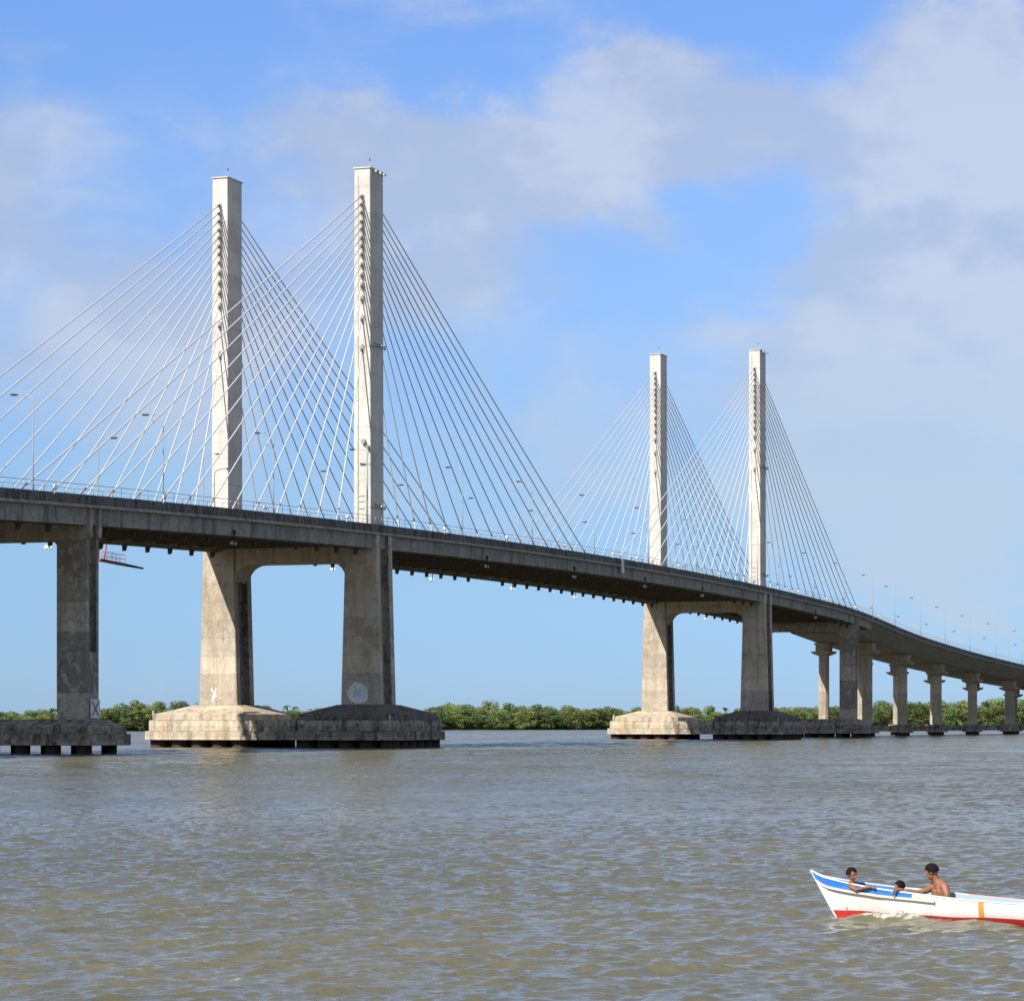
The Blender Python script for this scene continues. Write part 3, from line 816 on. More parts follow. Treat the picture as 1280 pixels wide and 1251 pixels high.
def make_tree(seed, hgt, wid, leafm):
    rr = random.Random(seed)
    root = thing('mangrove_tree', '', 'tree', (0, 0, 0), 0)
    tb = MB(); cb = MB()
    top = hgt * .72
    tb.tube([(0, 0, -.8), (.15, .1, hgt * .3), (-.1, .2, top)], [.28, .2, .08], 7)
    for q in range(5):                                    # prop roots
        a = rr.uniform(0, 6.28); tb.tube([(0, 0, 1.6), (math.cos(a) * .9, math.sin(a) * .9, 1.0), (math.cos(a) * 1.5, math.sin(a) * 1.5, -.8)], .06, 5)
    nl = rr.randint(16, 21)
    for i in range(nl):
        f = (i + .5) / nl
        zc = hgt * (.07 + .81 * f ** .95); rad = wid * .5 * (1.0 - .62 * max(0, f - .25) / .75) * rr.uniform(.35, 1.0)
        a = i * 2.4 + rr.uniform(-.5, .5)
        c = Vector((math.cos(a) * rad, math.sin(a) * rad, zc))
        r = wid * rr.uniform(.16, .27)
        tb.tube([(0, 0, max(.8, zc - 2.2)), (c.x * .5, c.y * .5, zc - .8), (c.x * .9, c.y * .9, zc)], [.1, .07, .03], 5)
        for j in range(int(95 * (r / 1.8) ** 1.5) + 30):
            d = Vector((rr.gauss(0, 1), rr.gauss(0, 1), rr.gauss(0, .85)))
            d.normalize()
            p = c + Vector((d.x * r, d.y * r, d.z * r * .8)) * rr.uniform(.55, 1.06)
            if p.z < .1: continue
            nrm = (d + Vector((rr.gauss(0, .5), rr.gauss(0, .5), rr.gauss(.25, .5)))).normalized()
            u = nrm.orthogonal().normalized(); w = nrm.cross(u)
            an = rr.uniform(0, 6.28); u, w = u * math.cos(an) + w * math.sin(an), w * math.cos(an) - u * math.sin(an)
            sz = rr.uniform(.22, .5)
            cb.add([p - u * sz, p + w * sz * .55, p + u * sz, p - w * sz * .55], [(0, 1, 2, 3)])
    tb.build('trunk', M['bark'], root); cb.build('crown', leafm, root, recalc=False)
    return root
protos = []
for i, (h_, w_, lm) in enumerate([(12, 9, 'leaf'), (12, 8, 'leaf_dark'), (12, 10, 'leaf'), (12, 7.5, 'leaf_dark'), (12, 9, 'leaf_pale'), (12, 11, 'leaf'), (12, 9.5, 'leaf_pale')]):
    protos.append(make_tree(100 + i, h_, w_, M[lm]))
used = set()
def put_tree(kind, X, dz, hs, label, group):
    o = protos[kind] if kind not in used else copy_tree(protos[kind])
    used.add(kind)
    o.location = cw(X, bankZ(X) + dz, .3); s = hs / 12
    wf = 1.15 if hs > 10 else 1.5
    o.scale = (s * wf * random.uniform(.9, 1.25), s * wf * random.uniform(.9, 1.25), s); o.rotation_euler = (0, 0, random.uniform(0, 6.28))
    o['label'] = label; o['group'] = group
def treeh(X):
    pts = [(-300, 8.5), (-170, 7.6), (-160, 8.4), (-148, 10.5), (-125, 11), (-100, 9.2), (-60, 9.0), (-25, 11.8), (10, 10.8), (40, 11.8), (70, 10.6), (110, 10.4), (150, 11.2), (190, 12.6), (215, 13.5), (240, 15), (290, 15.2), (400, 15)]
    for (a, b_), (c, d) in zip(pts[:-1], pts[1:]):
        if X <= c: return b_ + (d - b_) * (X - a) / (c - a)
    return 15
def region(X):
    x = 640 + 3628 * X / bankZ(X)
    if x < 130: return 'behind the left anchor pier'
    if x < 420: return 'behind the nearer tower legs'
    if x < 780: return 'between the two towers'
    if x < 1010: return 'behind the farther tower legs'
    return 'behind the approach viaduct columns'
kinds = {0: 'mid green', 1: 'dark green', 2: 'mid green', 3: 'dark green', 4: 'pale green', 5: 'mid green', 6: 'pale green'}
for row, (d0, step, sc) in enumerate([(3, 5.2, .84), (12, 6.2, 1.0), (24, 8.0, 1.05)]):
    X = -235.0
    while X < 345:
        left = X < -140
        kd = random.choice([0, 1, 2, 3, 4, 5, 2, 6] if not left else [4, 6, 4, 6, 0])
        if row == 0 and not left: kd = random.choice([0, 2, 4, 5, 6, 1, 3])
        hh_ = treeh(X) * sc * random.choice([random.uniform(.62, .85), random.uniform(.85, 1.05), random.uniform(.95, 1.18)])
        put_tree(kd, X, d0 + random.uniform(-2, 3), hh_, f'{kinds[kd]} mangrove tree {["at the water edge", "mid belt", "at the back"][row]} {region(X)}',
                 f'{kinds[kd]} mangroves {["at the water edge", "in the middle", "at the back"][row]} {region(X)}')
        X += step * random.uniform(.75, 1.25) * (1.0 if X < 150 else 1.15)

def make_palm():
    root = thing('palm_tree', '', 'palm', (0, 0, 0), 0)
    mb = MB(); mb.tube([(0, 0, -.5), (.3, .1, 5), (.2, .3, 10.5)], [.2, .16, .12], 7); mb.build('trunk', M['bark'], root)
    mb = MB(); rr = random.Random(5)
    for i in range(18):
        a = i * 2.399; el = rr.uniform(.0, 1.1); L = rr.uniform(2.0, 2.9)
        prev = None
        for j in range(7):
            f = j / 6; x = L * f; z = 10.4 + x * math.sin(el) - .38 * x * x * .8
            c = Vector((.2 + math.cos(a) * x * math.cos(el * .6), .3 + math.sin(a) * x * math.cos(el * .6), z))
            w = Vector((-math.sin(a), math.cos(a), -.25)) * (.42 * math.sin(math.pi * (f * .9 + .1)))
            w2 = Vector((math.sin(a), -math.cos(a), -.25)) * (.42 * math.sin(math.pi * (f * .9 + .1)))
            if prev: mb.add([prev[0], prev[1], c + w, c], [(0, 1, 2, 3)]); mb.add([prev[0], c, c + w2, prev[2]], [(0, 1, 2, 3)])
            prev = (c, c + w, c + w2)
    mb.build('fronds', M['palm'], root, recalc=False)
    return root
pm = make_palm(); first = True
for i, (px, hz) in enumerate([(58, 10.6), (63, 10.2), (115, 10.9), (170, 12.4), (356, 12.8), (366, 12.2), (908, 13.2), (760, 13.6)]):
    o = pm if first else copy_tree(pm); first = False
    Zg = bankZ((px - 640) * 1200 / 3628) + 22; Xg = (px - 640) * Zg / 3628
    o.location = cw(Xg, Zg + 14, .5); o.scale = (hz / 12 * .86,) * 3; o.rotation_euler = (0, 0, i * 1.7)
    o['label'] = ['leftmost small palm showing above the mangroves at the left edge', 'second small palm close right of the leftmost one', 'palm crown just right of the left anchor pier', 'palm rising left of the nearer tower pile cap',
                  'left palm of a pair seen between the legs of the nearer tower', 'right palm of a pair seen between the legs of the nearer tower', 'palm showing between the legs of the farther tower', 'palm just left of the farther tower pile cap'][i]
    o['group'] = 'palms above the mangroves'

# ------------------------------------------------------------------ the boat
def painted(name, col, wear, worn, rough=.5):
    m = mat(name, col, rough, spec=.3); k = N(m)
    tc = k.new('ShaderNodeTexCoord').outputs['Object']
    n1 = k.noise(k.scale(tc, 3, 3, 9), 2.2, 6, .7); n2 = k.noise(tc, 1.2, 3, .6)
    c = k.mix(k.ramp(n1, .56, .72, 0, wear), col, worn)
    c = k.mix(k.ramp(n2, .5, .75, 0, .3), c, tuple(x * .8 for x in col))
    k.l.new(c, k.n['Principled BSDF'].inputs['Base Color'])
    return m
BMt = [painted('white_hull_paint', (.70, .68, .64), .6, (.42, .37, .31)), painted('blue_hull_paint', (.03, .17, .56), .4, (.3, .42, .6)),
       painted('red_bottom_paint', (.48, .035, .028), .85, (.10, .02, .018)), painted('rust_stain', (.62, .30, .06), 1.0, (.66, .60, .5)), painted('cream_rail_paint', (.62, .54, .40), .4, (.4, .32, .22)),
       painted('shaded_inside_paint', (.25, .36, .45), .5, (.3, .3, .3)), painted('weathered_wood', (.28, .2, .13), .5, (.12, .09, .06)), painted('pink_rail_paint', (.66, .38, .36), .5, (.6, .6, .6))]  # inside paint darkened: shade within the hull is put into its colour
boat = thing('rowing_boat', 'slender white wooden boat with blue bow strake and red bottom', 'boat', BOAT, BRZ)
boat.matrix_world  # parts are built in the boat's frame
xs = [-.43, -.40, -.34, -.25, -.12, .05, .25, .5, .8, 1.15, 1.5, 1.9, 2.1, 2.3, 2.59, 2.61, 2.70, 2.73, 3.1, 3.5, 4.0, 4.5, 5.0, 5.5, 6.0, 6.3, 6.45]
def stem(z): return (.745 - z) * .60
def zred(x): return .125 - .02 * max(0, min(1, x / 2)) - .015 * max(0, min(1, (x - 2) / 2)) + .008 * math.sin(x * 5)
def hull_rows(x):
    h = hb(x); zs = sheer(x); zr = zs - (.16 - .05 * max(0, min(1, (x + .3) / .9)) - .03 * max(0, min(1, (x - .8) / 1.0))); zd = zred(x)
    return [(h, zs), (h * .985, zr), (h * (.97 if x > 1 else .9), (zr + zd) / 2), (h * (.88 if x > 1 else .7), zd), (h * .78 * (1 if x > 1 else .75), 0.0), (h * .5, -.12), (0.0, -.17)]
def fx(x, z):
    """rake of the stem eases out over the first metre and a half"""
    f = max(0, 1 - (x + .43) / 1.9)
    return x + stem(z) * f
mb = MB(); nrow = 7
for sd in (-1, 1):
    o = len(mb.v)
    for x in xs:
        for y, z in hull_rows(x): mb.v.append(Vector((fx(x, z), sd * y, z)))
    for i in range(len(xs) - 1):
        xm = (xs[i] + xs[i + 1]) / 2
        for j in range(nrow - 1):
            m_ = 1 if j == 0 and xm < 1.35 else 0 if j < 3 else 2
            if j in (0, 1, 2) and 2.61 < xm < 2.70: m_ = 3
            if j in (0, 1, 2) and (2.59 < xm < 2.61 or 2.70 < xm < 2.73): m_ = 0
            mb.face((o + i * nrow + j, o + (i + 1) * nrow + j, o + (i + 1) * nrow + j + 1, o + i * nrow + j + 1), m_, True)
    e = o + (len(xs) - 1) * nrow
    if sd == -1: e1 = e
    else: mb.face(tuple(e1 + j for j in range(nrow)) + tuple(e + j for j in range(nrow - 2, -1, -1)), 0)
mb.build('hull', BMt, boat)
mb = MB()                                    # inside planking with floor
for sd in (-1, 1):
    o = len(mb.v)
    for x in xs[2:]:
        h = max(.004, hb(x) - .035); zs = sheer(x)
        for y, z in ((h, zs - .004), (h * .93, zs * .6 + .03), (h * .62, .06), (0, .05)): mb.v.append(Vector((fx(x, z), sd * y, z)))
    for i in range(len(xs) - 3):
        for j in range(3): mb.face((o + i * 4 + j, o + (i + 1) * 4 + j, o + (i + 1) * 4 + j + 1, o + i * 4 + j + 1), 1 if j == 2 else 2 if xs[i + 2] < 1.1 else 0)
mb.build('inner_planking', [BMt[5], BMt[6], BMt[1]], boat)
for sd in (-1, 1):
    mb = MB(); ls = []
    for x in xs:
        h = hb(x); zs = sheer(x); hi = max(.001, h - .03)
        ls.append([Vector((fx(x, zs), sd * hi, zs - .008)), Vector((fx(x, zs), sd * (h + .008), zs - .008)), Vector((fx(x, zs), sd * (h + .008), zs + .012)), Vector((fx(x, zs), sd * hi, zs + .012))])
    mb.prism(ls[:13], 1); mb.prism(ls[12:], 0 if sd < 0 else 2)
    mb.build('gunwale', [BMt[0], BMt[0], BMt[7]], boat)
    mb = MB(); ls = []
    for x in [q for q in xs if q <= 1.9]:
        y, z = hull_rows(x)[1]; a = .045 * min(1, (x + .43) / .3 + .2)
        ls.append([Vector((fx(x, z), sd * (y - .01), z - .028)), Vector((fx(x, z), sd * (y + a), z - .02)), Vector((fx(x, z), sd * (y + a), z + .012)), Vector((fx(x, z), sd * (y - .01), z + .016))])
    mb.prism(ls)
    mb.build('rub_rail', BMt[4], boat)
for x, z in ((.33, .17), (1.38, .10), (1.82, .10), (3.6, .2), (5.0, .2)):
    w = hb(x) * (.8 if x > 1 else .42)
    mb = MB(); mb.hexa([(x - .11, -w, z - .03), (x + .11, -w, z - .03), (x + .11, w, z - .03), (x - .11, w, z - .03)], [(x - .11, -w, z), (x + .11, -w, z), (x + .11, w, z), (x - .11, w, z)])
    mb.build('thwart', BMt[6], boat)
mb = MB(); mb.prism([[Vector((fx(-.43, z) - .02, -.008, z)), Vector((fx(-.43, z) - .02, .008, z)), Vector((fx(-.43, z) + .012, .012, z)), Vector((fx(-.43, z) + .012, -.012, z))] for z in (-.1, .2, .5, .75)])
mb.build('stem_post', BMt[0], boat)

# ------------------------------------------------------------------ people
def skin_mat(name, c):
    m = mat(name, c, .5, spec=.35); k = N(m); b = k.n['Principled BSDF']
    tc = k.new('ShaderNodeTexCoord').outputs['Object']
    k.l.new(k.mix(k.ramp(k.noise(tc, 9, 4), .35, .7), c, tuple(x * .78 for x in c)), b.inputs['Base Color'])
    b.inputs['Subsurface Weight'].default_value = .08; b.inputs['Subsurface Radius'].default_value = (.02, .008, .004)
    return m
SK = [skin_mat('brown_skin', (.27, .125, .065)), skin_mat('tan_skin', (.30, .14, .075))]
HAIR = mat('black_hair', (.010, .008, .007), .85, spec=.12); k = N(HAIR)
tc = k.new('ShaderNodeTexCoord').outputs['Object']; bp = k.new('ShaderNodeBump'); bp.inputs['Strength'].default_value = .8; bp.inputs['Distance'].default_value = .01
k.l.new(k.noise(tc, 60, 3), bp.inputs['Height']); k.l.new(bp.outputs[0], k.n['Principled BSDF'].inputs['Normal'])
EYE = mat('eye_dark', (.015, .01, .008), .25); EYEW = mat('eye_white', (.6, .57, .52), .3)
SHORT_A = mat('patterned_shorts', (.5, .5, .5), .85); k = N(SHORT_A)
tc = k.new('ShaderNodeTexCoord').outputs['Object']
k.l.new(k.mix(k.ramp(k.noise(tc, 17, 2), .47, .53), (.62, .62, .6), (.05, .055, .07)), k.n['Principled BSDF'].inputs['Base Color'])
SHORT_B = mat('navy_shorts', (.02, .025, .05), .85); SHORT_C = mat('black_shirt', (.015, .015, .018), .9)

def skinned(chains):
    """chains of (point, radius) joints -> overlapping tapered limbs, fused later into one surface"""
    bm = bmesh.new()
    for ch in chains:
        pts = [Vector(c[0]) for c in ch]; rs = [c[1] for c in ch]
        mb = MB()
        for p, r in zip(pts, rs): mb.ball(p, r, 12)
        for a, b_, ra, rb_ in zip(pts[:-1], pts[1:], rs[:-1], rs[1:]):
            if (b_ - a).length > 1e-4: mb.tube([a, b_], [ra, rb_], 14)
        me = mbmesh(mb); bm.from_mesh(me); bpy.data.meshes.remove(me)
    out = bpy.data.meshes.new('limbs'); bm.to_mesh(out); bm.free()
    return out

def fuse(meshes, voxel, name):
    bm = bmesh.new()
    for m_ in meshes: bm.from_mesh(m_)
    me = bpy.data.meshes.new('tmp2'); bm.to_mesh(me); bm.free()
    ob = bpy.data.objects.new('tmp2', me); COL.objects.link(ob)
    r = ob.modifiers.new('r', 'REMESH'); r.mode = 'VOXEL'; r.voxel_size = voxel; r.use_smooth_shade = True
    sm = ob.modifiers.new('s', 'SMOOTH'); sm.factor = .5; sm.iterations = 5
    dg = bpy.context.evaluated_depsgraph_get()
    out = bpy.data.meshes.new_from_object(ob.evaluated_get(dg), depsgraph=dg)
    bpy.data.objects.remove(ob); bpy.data.meshes.remove(me)
    out.name = name
    return out

def mbmesh(mb):
    me = bpy.data.meshes.new('tmp3'); me.from_pydata([tuple(v) for v in mb.v], [], mb.f)
    bm = bmesh.new(); bm.from_mesh(me); bmesh.ops.recalc_face_normals(bm, faces=bm.faces); bm.to_mesh(me); bm.free()
    return me

def head_frame(c, look, up=Vector((0, 0, 1))):
    f = Vector(look).normalized(); l = up.cross(f).normalized(); u = f.cross(l)
    m = Matrix((f, l, u)).transposed().to_4x4(); m.translation = Vector(c)
    return m                                   # x forward, y left, z up

def hand_chains(wrist, dirv, palm, s, curl=.35):
    """palm and five bent fingers rooted at the wrist; palm = direction the palm faces"""
    d = Vector(dirv).normalized(); n = Vector(palm); n = (n - d * n.dot(d)).normalized(); a = d.cross(n)
    w = Vector(wrist); out = []
    kn = w + d * .075 * s
    out.append([(tuple(w), .021 * s), (tuple(w + d * .04 * s), (.03 * s)), (tuple(kn), .028 * s)])
    for i, (o, L) in enumerate(((-.03, .062), (-.010, .074), (.011, .07), (.03, .054))):
        b0 = w + d * .06 * s + a * o * s * .9
        b1 = b0 + d * L * .45 * s + n * L * curl * .25 * s; b2 = b1 + d * L * .38 * s + n * L * curl * .6 * s; b3 = b2 + d * L * .18 * s + n * L * curl * .6 * s
        out.append([(tuple(b0), .0095 * s), (tuple(b1), .0088 * s), (tuple(b2), .008 * s), (tuple(b3), .0065 * s)])
    t0 = w + d * .02 * s - a * .02 * s; t1 = t0 + d * .03 * s - a * .03 * s + n * .01 * s; t2 = t1 + d * .03 * s - a * .008 * s + n * .015 * s
    out.append([(tuple(t0), .012 * s), (tuple(t1), .0105 * s), (tuple(t2), .008 * s)])
    return out

def person(label, chains, hands, head_c, look, hh, skin, group=None, shorts=None, smat=None, dx=0, dz=0, sc=1):
    """hh = head height; everything in the boat's frame"""
    root = thing('person', label, 'person', BM @ Vector((dx, 0, dz)), BRZ, group); root.scale = (sc, sc, sc)
    parts = [skinned(chains)]
    for hc in hands:
        for ch in hc: parts.append(skinned([ch]))
    Fm = head_frame(head_c, look); e = hh / 2
    mb = MB()
    mb.ball((-.05 * e, 0, .18 * e), e * .80, 18, sx=1.02, sy=.86, sz=1.0)          # cranium
    mb.ball((.16 * e, 0, -.28 * e), e * .62, 16, sx=.92, sy=.84, sz=1.1)           # face and jaw
    mb.ball((.52 * e, 0, -.66 * e), e * .23, 10, sx=.9, sy=1.1, sz=.9)             # chin
    mb.tube([(.62 * e, 0, .12 * e), (.86 * e, 0, -.16 * e), (.92 * e, 0, -.24 * e), (.70 * e, 0, -.29 * e)], [.07 * e, .11 * e, .13 * e, .08 * e], 8)
    mb.tube([(.70 * e, -.2 * e, -.46 * e), (.78 * e, 0, -.445 * e), (.70 * e, .2 * e, -.46 * e)], [.04 * e, .075 * e, .04 * e], 8)
    mb.tube([(.68 * e, -.18 * e, -.54 * e), (.76 * e, 0, -.55 * e), (.68 * e, .18 * e, -.54 * e)], [.04 * e, .08 * e, .04 * e], 8)
    mb.tube([(.66 * e, -.42 * e, .14 * e), (.76 * e, -.2 * e, .2 * e), (.72 * e, 0, .14 * e), (.76 * e, .2 * e, .2 * e), (.66 * e, .42 * e, .14 * e)], .07 * e, 8)
    for sg in (-1, 1):
        mb.ball((.02 * e, sg * .70 * e, -.06 * e), .2 * e, 10, sx=.75, sy=.35, sz=1.15)
    mb.v = [Fm @ v for v in mb.v]
    parts.append(mbmesh(mb))
    me = fuse(parts, .0058, 'body')
    me.materials.append(skin)
    bo = bpy.data.objects.new('body', me); COL.objects.link(bo); bo.parent = root
    # hair: cap following the skull, cut short round the ears and open over the face
    mb = MB(); n = 26; rows_ = 12; o = 0; rr = random.Random(int(head_c[0] * 1000))
    for i in range(rows_):
        a = math.pi * .62 * i / (rows_ - 1)
        for j in range(n):
            b_ = 2 * math.pi * j / n
            lim = 1.0 if abs(((b_ + math.pi) % (2 * math.pi)) - math.pi) > 1.15 else .60 + .09 * math.sin(b_ * 9)
            aa = a * lim
            q = e * (.88 + rr.uniform(-.025, .03))
            mb.v.append(Vector((-.06 * e + q * 1.0 * math.sin(aa) * math.cos(b_), q * .88 * math.sin(aa) * math.sin(b_), .2 * e + q * 1.02 * math.cos(aa))))
    for i in range(rows_ - 1):
        for j in range(n):
            j2 = (j + 1) % n
            if i == 0: mb.face((j, n + j, n + j2), 0, True)
            else: mb.face((i * n + j, (i + 1) * n + j, (i + 1) * n + j2, i * n + j2), 0, True)
    mb.v = [Fm @ v for v in mb.v]
    ho = mb.build('hair', HAIR, root, recalc=True)
    for sg in (-1, 1):
        mb = MB(); mb.ball(Fm @ Vector((.645 * e, sg * .27 * e, .02 * e)), .085 * e, 10, 0); mb.ball(Fm @ Vector((.69 * e, sg * .27 * e, .02 * e)), .055 * e, 8, 1)
        mb.build('eye', [EYEW, EYE], root)
    if shorts:
        sm = fuse([skinned(shorts)], .012, 'shorts'); sm.materials.append(smat)
        so = bpy.data.objects.new('shorts', sm); COL.objects.link(so); so.parent = root
    return root

def V(*a): return tuple(a)
# boy near the bow, arm along the gunwale, looking towards the stern
hip = (.30, .0, .22); ch1 = (.33, -.03, .37); ch2 = (.35, -.04, .485); nk = (.345, -.05, .585); hd = (.335, -.05, .70)
person('small dark haired boy in the bow with his arm on the gunwale', [
    [((.30, -.035, .22), .07), ((.31, -.05, .29), .066), ((.33, -.075, .37), .07), ((.35, -.095, .49), .07)], [((.30, .035, .22), .07), ((.31, .015, .29), .066), ((.33, .01, .37), .07), ((.35, .01, .49), .07)],
    [((.355, -.15, .54), .047), ((.35, -.045, .565), .048), ((.355, .06, .54), .047)], [((.35, -.045, .54), .055), (nk, .038), ((.345, -.05, .62), .035), (hd, .05)],
    [((.35, -.06, .52), .06), ((.36, -.165, .545), .05), ((.44, -.25, .505), .039), ((.53, -.31, .468), .029), ((.68, -.335, .505), .026), ((.81, -.35, .527), .019)],
    [((.35, -.04, .50), .055), ((.36, .06, .515), .046), ((.44, .14, .43), .034), ((.52, .13, .36), .029), ((.62, .05, .40), .022)],
    [(hip, .08), ((.42, -.06, .27), .062), ((.58, -.075, .36), .045), ((.70, -.06, .24), .038), ((.76, -.05, .15), .03), ((.84, -.05, .14), .024)],
    [(hip, .08), ((.42, .06, .27), .062), ((.58, .075, .36), .045), ((.70, .06, .24), .038), ((.76, .05, .15), .03), ((.84, .05, .14), .024)]],
    [hand_chains((.81, -.35, .527), (1, -.05, -.12), (0, 0, -1), .78), hand_chains((.62, .05, .40), (1, -.2, 0), (0, 0, -1), .75)],
    (.345, -.05, .70), (1, -.28, -.12), .215, SK[0],
    shorts=[[(hip, .09), ((.31, -.01, .27), .085)], [(hip, .09), ((.42, -.06, .27), .07), ((.52, -.07, .325), .056)], [(hip, .09), ((.42, .06, .27), .07), ((.52, .07, .325), .056)]], smat=SHORT_B, dx=-.04)
# boy low amidships, chin at the rail, forearms over the gunwale, looking to the bow
hip = (1.58, -.02, .20); ch1 = (1.52, -.12, .29); ch2 = (1.45, -.19, .375); nk = (1.40, -.21, .43); hd = (1.345, -.23, .525)
person('small boy amidships peering over the gunwale with a hand hanging outside', [
    [((1.58, -.05, .20), .068), ((1.55, -.11, .25), .064), ((1.52, -.16, .30), .066), ((1.47, -.225, .36), .06)], [((1.58, .02, .20), .068), ((1.55, -.04, .25), .064), ((1.51, -.085, .30), .066), ((1.45, -.14, .36), .06)],
    [(ch2, .06), (nk, .036), ((1.375, -.22, .47), .036), (hd, .05)],
    [((1.45, -.19, .385), .055), ((1.47, -.27, .41), .043), ((1.49, -.36, .47), .033), ((1.41, -.42, .505), .027), ((1.335, -.465, .49), .019)],
    [((1.45, -.19, .385), .055), ((1.40, -.12, .40), .043), ((1.39, -.25, .42), .031), ((1.50, -.37, .485), .026), ((1.59, -.40, .49), .019)],
    [(hip, .08), ((1.72, -.12, .2), .068), ((1.90, -.16, .30), .05), ((1.96, -.14, .16), .038), ((1.98, -.13, .1), .03)],
    [(hip, .08), ((1.72, .08, .2), .068), ((1.88, .15, .30), .05), ((1.94, .14, .16), .038), ((1.96, .14, .1), .03)]],
    [hand_chains((1.335, -.465, .49), (-.2, -.25, -1), (1, .2, 0), .75, .2), hand_chains((1.59, -.40, .49), (1, -.1, -.1), (0, 0, -1), .72)],
    (1.335, -.235, .53), (-1, -.45, -.05), .20, SK[0],
    shorts=[[(hip, .092), ((1.55, -.07, .25), .088)], [(hip, .092), ((1.72, -.12, .2), .078), ((1.82, -.14, .25), .064)], [(hip, .092), ((1.72, .08, .2), .078), ((1.82, .12, .25), .064)]], smat=SHORT_C, dx=-.13)
# young man seated, bare chest, one arm reaching forward, head bowed
hip = (2.02, .02, .24); ch1 = (2.0, 0, .40); ch2 = (1.965, -.02, .535); nk = (1.93, -.03, .625); hd = (1.86, -.05, .765)
person('young bare chested man seated upright, head bowed, reaching forward to the rail', [
    [((2.05, -.05, .24), .11), ((2.05, -.06, .31), .098), ((2.05, -.085, .40), .104), ((2.04, -.115, .50), .098), ((2.03, -.12, .54), .082)], [((1.99, .08, .24), .11), ((1.97, .07, .31), .098), ((1.93, .075, .40), .104), ((1.89, .07, .50), .098), ((1.87, .06, .54), .082)],
    [((2.08, -.16, .58), .062), ((1.96, -.04, .61), .066), ((1.84, .08, .58), .062)], [((1.955, -.03, .58), .07), (nk, .054), ((1.90, -.04, .68), .05), (hd, .06)],
    [((2.03, -.11, .56), .074), ((2.10, -.185, .57), .064), ((2.16, -.235, .46), .053), ((2.14, -.26, .345), .043), ((2.03, -.27, .32), .035), ((1.93, -.265, .315), .024)],
    [((1.89, .04, .56), .074), ((1.83, .09, .57), .06), ((1.78, -.02, .51), .046), ((1.70, -.12, .475), .039), ((1.63, -.20, .475), .033), ((1.57, -.265, .49), .024)],
    [(hip, .125), ((1.86, -.13, .26), .095), ((1.64, -.17, .37), .065), ((1.52, -.15, .22), .056), ((1.47, -.15, .11), .04), ((1.36, -.15, .1), .034)],
    [(hip, .125), ((1.86, .14, .26), .095), ((1.66, .19, .38), .065), ((1.54, .17, .22), .056), ((1.49, .17, .11), .04), ((1.38, .17, .1), .034)]],
    [hand_chains((1.93, -.265, .315), (-1, .12, 0), (0, .3, -1), 1.0), hand_chains((1.57, -.265, .49), (-.75, -.75, -.03), (0, 0, -1), .95)],
    (1.855, -.055, .77), (-1, -.18, -.42), .235, SK[1],
    shorts=[[(hip, .138), ((2.02, .01, .29), .125)], [(hip, .138), ((1.86, -.13, .26), .106), ((1.69, -.165, .345), .082)], [(hip, .138), ((1.86, .14, .26), .106), ((1.71, .185, .35), .082)]], smat=SHORT_A, dx=-.355, dz=-.075, sc=1.1)

# ------------------------------------------------------------------ sky, sun
w = bpy.data.worlds.new('World'); scene.world = w; w.use_nodes = True
k = N(w)
for n_ in list(k.n): k.n.remove(n_)
sun_dir = Vector((-1, .40, .96)).normalized()
el = math.asin(sun_dir.z)
sky = k.new('ShaderNodeTexSky', sky_type='NISHITA'); sky.sun_disc = False
sky.sun_elevation = el; sky.sun_rotation = math.atan2(sun_dir.x, sun_dir.y)
sky.air_density = 1.0; sky.dust_density = .25; sky.ozone_density = 3.0; sky.altitude = 0
tc = k.new('ShaderNodeTexCoord').outputs['Generated']
rot = k.new('ShaderNodeMapping'); rot.vector_type = 'POINT'; rot.inputs['Rotation'].default_value = (0, 0, -PHI); k.l.new(tc, rot.inputs['Vector'])
sp = k.new('ShaderNodeSeparateXYZ'); k.l.new(rot.outputs[0], sp.inputs[0])
X_, Y_, Z_ = sp.outputs
fx_ = k.math('MAXIMUM', X_, .02)
u = k.math('MULTIPLY', k.math('DIVIDE', Y_, fx_), -1.0)      # right positive
v = k.math('DIVIDE', Z_, fx_)
wn = k.noise(k.scale(rot.outputs[0], 9, 9, 13), 1.0, 5, .6, .6)
wn2 = k.noise(k.scale(rot.outputs[0], 14, 14, 22), 1.0, 5, .6, .4)
uu = k.math('ADD', u, k.math('MULTIPLY', k.math('SUBTRACT', wn, .5), .10))
vv = k.math('ADD', v, k.math('MULTIPLY', k.math('SUBTRACT', wn2, .5), .07))
def U(px): return (px - 640) / 3628
def VV(py): return (903.5 - py) / 3628
BL_ = [(20, 185, 120, 75, .8), (60, 330, 190, 110, .55), (160, 470, 200, 110, .65), (420, 250, 110, 95, .8), (455, 175, 45, 45, .6),
       (600, 215, 110, 60, .8), (730, 195, 180, 62, .9), (880, 150, 130, 60, .85), (795, 75, 60, 40, .8), (660, 370, 110, 75, .5), (560, 330, 80, 60, .6), (330, 420, 120, 90, .5), (700, 520, 170, 80, .4), (600, 620, 420, 110, .28), (1170, 720, 150, 55, .8), (900, 620, 140, 45, .35),
       (1130, 180, 110, 110, 1.0), (1200, 90, 75, 75, .9), (1240, 230, 130, 150, 1.0), (1090, 390, 130, 85, .95), (1230, 400, 140, 110, .9), (1040, 510, 120, 80, .95), (1160, 540, 150, 70, .9), (1120, 640, 120, 50, .55),
       (560, 5, 150, 40, .6), (1250, 655, 80, 60, .95), (1190, 745, 90, 40, .4), (900, 420, 90, 40, .35), (850, 60, 60, 25, .3), (300, 90, 140, 45, .25)]
dens = None
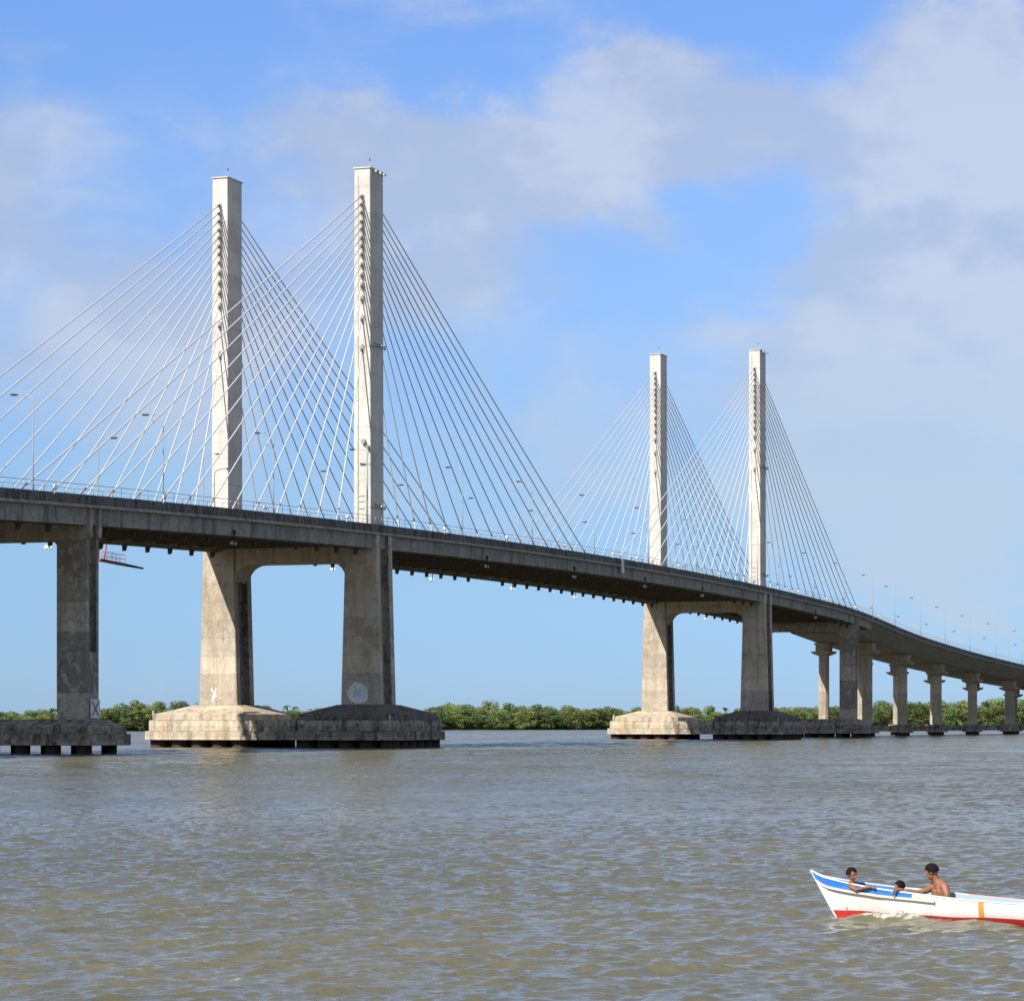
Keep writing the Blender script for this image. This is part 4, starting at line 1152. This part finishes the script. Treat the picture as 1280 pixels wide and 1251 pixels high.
for cx, cy, a, b_, st in BL_:
    du = k.math('DIVIDE', k.math('SUBTRACT', uu, U(cx)), a * 1.15 / 3628); dv = k.math('DIVIDE', k.math('SUBTRACT', vv, VV(cy)), b_ * 1.15 / 3628)
    g = k.math('MULTIPLY', k.math('EXPONENT', k.math('MULTIPLY', k.math('ADD', k.math('MULTIPLY', du, du), k.math('MULTIPLY', dv, dv)), -1.0)), st)
    dens = g if dens is None else k.math('ADD', dens, g)
fl1 = k.noise(k.scale(rot.outputs[0], 22, 22, 34), 1.0, 7, .58, .5)
fl2 = k.noise(k.scale(rot.outputs[0], 5, 5, 9), 1.0, 4, .55)
front = k.ramp(X_, .3, .75)
dens = k.math('MULTIPLY', dens, front)
gen = k.math('MULTIPLY', k.ramp(fl2, .40, .6, 0, .9), k.math('SUBTRACT', 1.0, front))  # unseen cloud cover behind the camera, raised to fill the shaded faces
dens = k.math('ADD', k.math('ADD', dens, gen), .06)
cl = k.ramp(k.math('ADD', dens, k.math('MULTIPLY', k.math('SUBTRACT', fl1, .5), 1.35)), .16, 1.2, 0, .74)
shade = k.noise(k.scale(rot.outputs[0], 16, 16, 26), 1.0, 5, .55)
SKYS = .075
hz = k.math('SQRT', k.math('ADD', k.math('MULTIPLY', X_, X_), k.math('MULTIPLY', Y_, Y_)))
ve = k.math('DIVIDE', Z_, k.math('MAXIMUM', hz, .01))
cr = k.new('ShaderNodeValToRGB'); k.l.new(ve, cr.inputs[0])          # clear tropical air: takes the yellow out of the low sky
els = cr.color_ramp.elements
for i, (ps, c) in enumerate([(0.0, (.49, .76, 1.4)), (.027, (.49, .74, 1.3)), (.049, (.55, .76, 1.19)), (.082, (.68, .85, 1.17)), (.127, (.85, .98, 1.29)), (.182, (.97, 1.13, 1.47)), (.255, (.97, 1.17, 1.6)), (.33, (1.08, 1.08, 1.18)), (.6, (1.02, 1.02, 1.08)), (1.0, (1, 1.0, 1.03))]):
    e = els[i] if i < 2 else els.new(ps)
    e.position = ps; e.color = (*c, 1)
skc = k.mix(1.0, sky.outputs[0], cr.outputs[0], 'MULTIPLY')
ccol = k.mix(k.ramp(shade, .4, .6), (4.5, 5.15, 6.6), (6.1, 6.4, 7.2))
ccol = k.mix(k.ramp(v, .07, .17), (5.0, 5.95, 7.2), ccol)
ccol = k.mix(front, (6.4, 6.4, 6.4), ccol)  # bright tone of the unseen clouds, set for fill light
bg = k.new('ShaderNodeBackground'); bg.inputs['Strength'].default_value = SKYS
k.l.new(k.mix(cl, skc, ccol), bg.inputs['Color'])
out = k.new('ShaderNodeOutputWorld'); k.l.new(bg.outputs[0], out.inputs['Surface'])

sl = bpy.data.lights.new('sun', 'SUN'); sl.energy = 5.0; sl.angle = R(.53); sl.color = (1.0, .95, .87)
so = bpy.data.objects.new('sun', sl); COL.objects.link(so)
so.rotation_euler = (-sun_dir).to_track_quat('-Z', 'Y').to_euler()
so.location = (0, 0, 300)

vs = scene.view_settings
vs.view_transform = 'Standard'; vs.look = 'None'; vs.exposure = .5; vs.gamma = 1; vs.use_curve_mapping = False
scene.cycles.max_bounces = 6; scene.cycles.diffuse_bounces = 3; scene.cycles.glossy_bounces = 3
scene.cycles.use_denoising = True
for o in list(scene.objects):
    if '_framed' in o: del o['_framed']
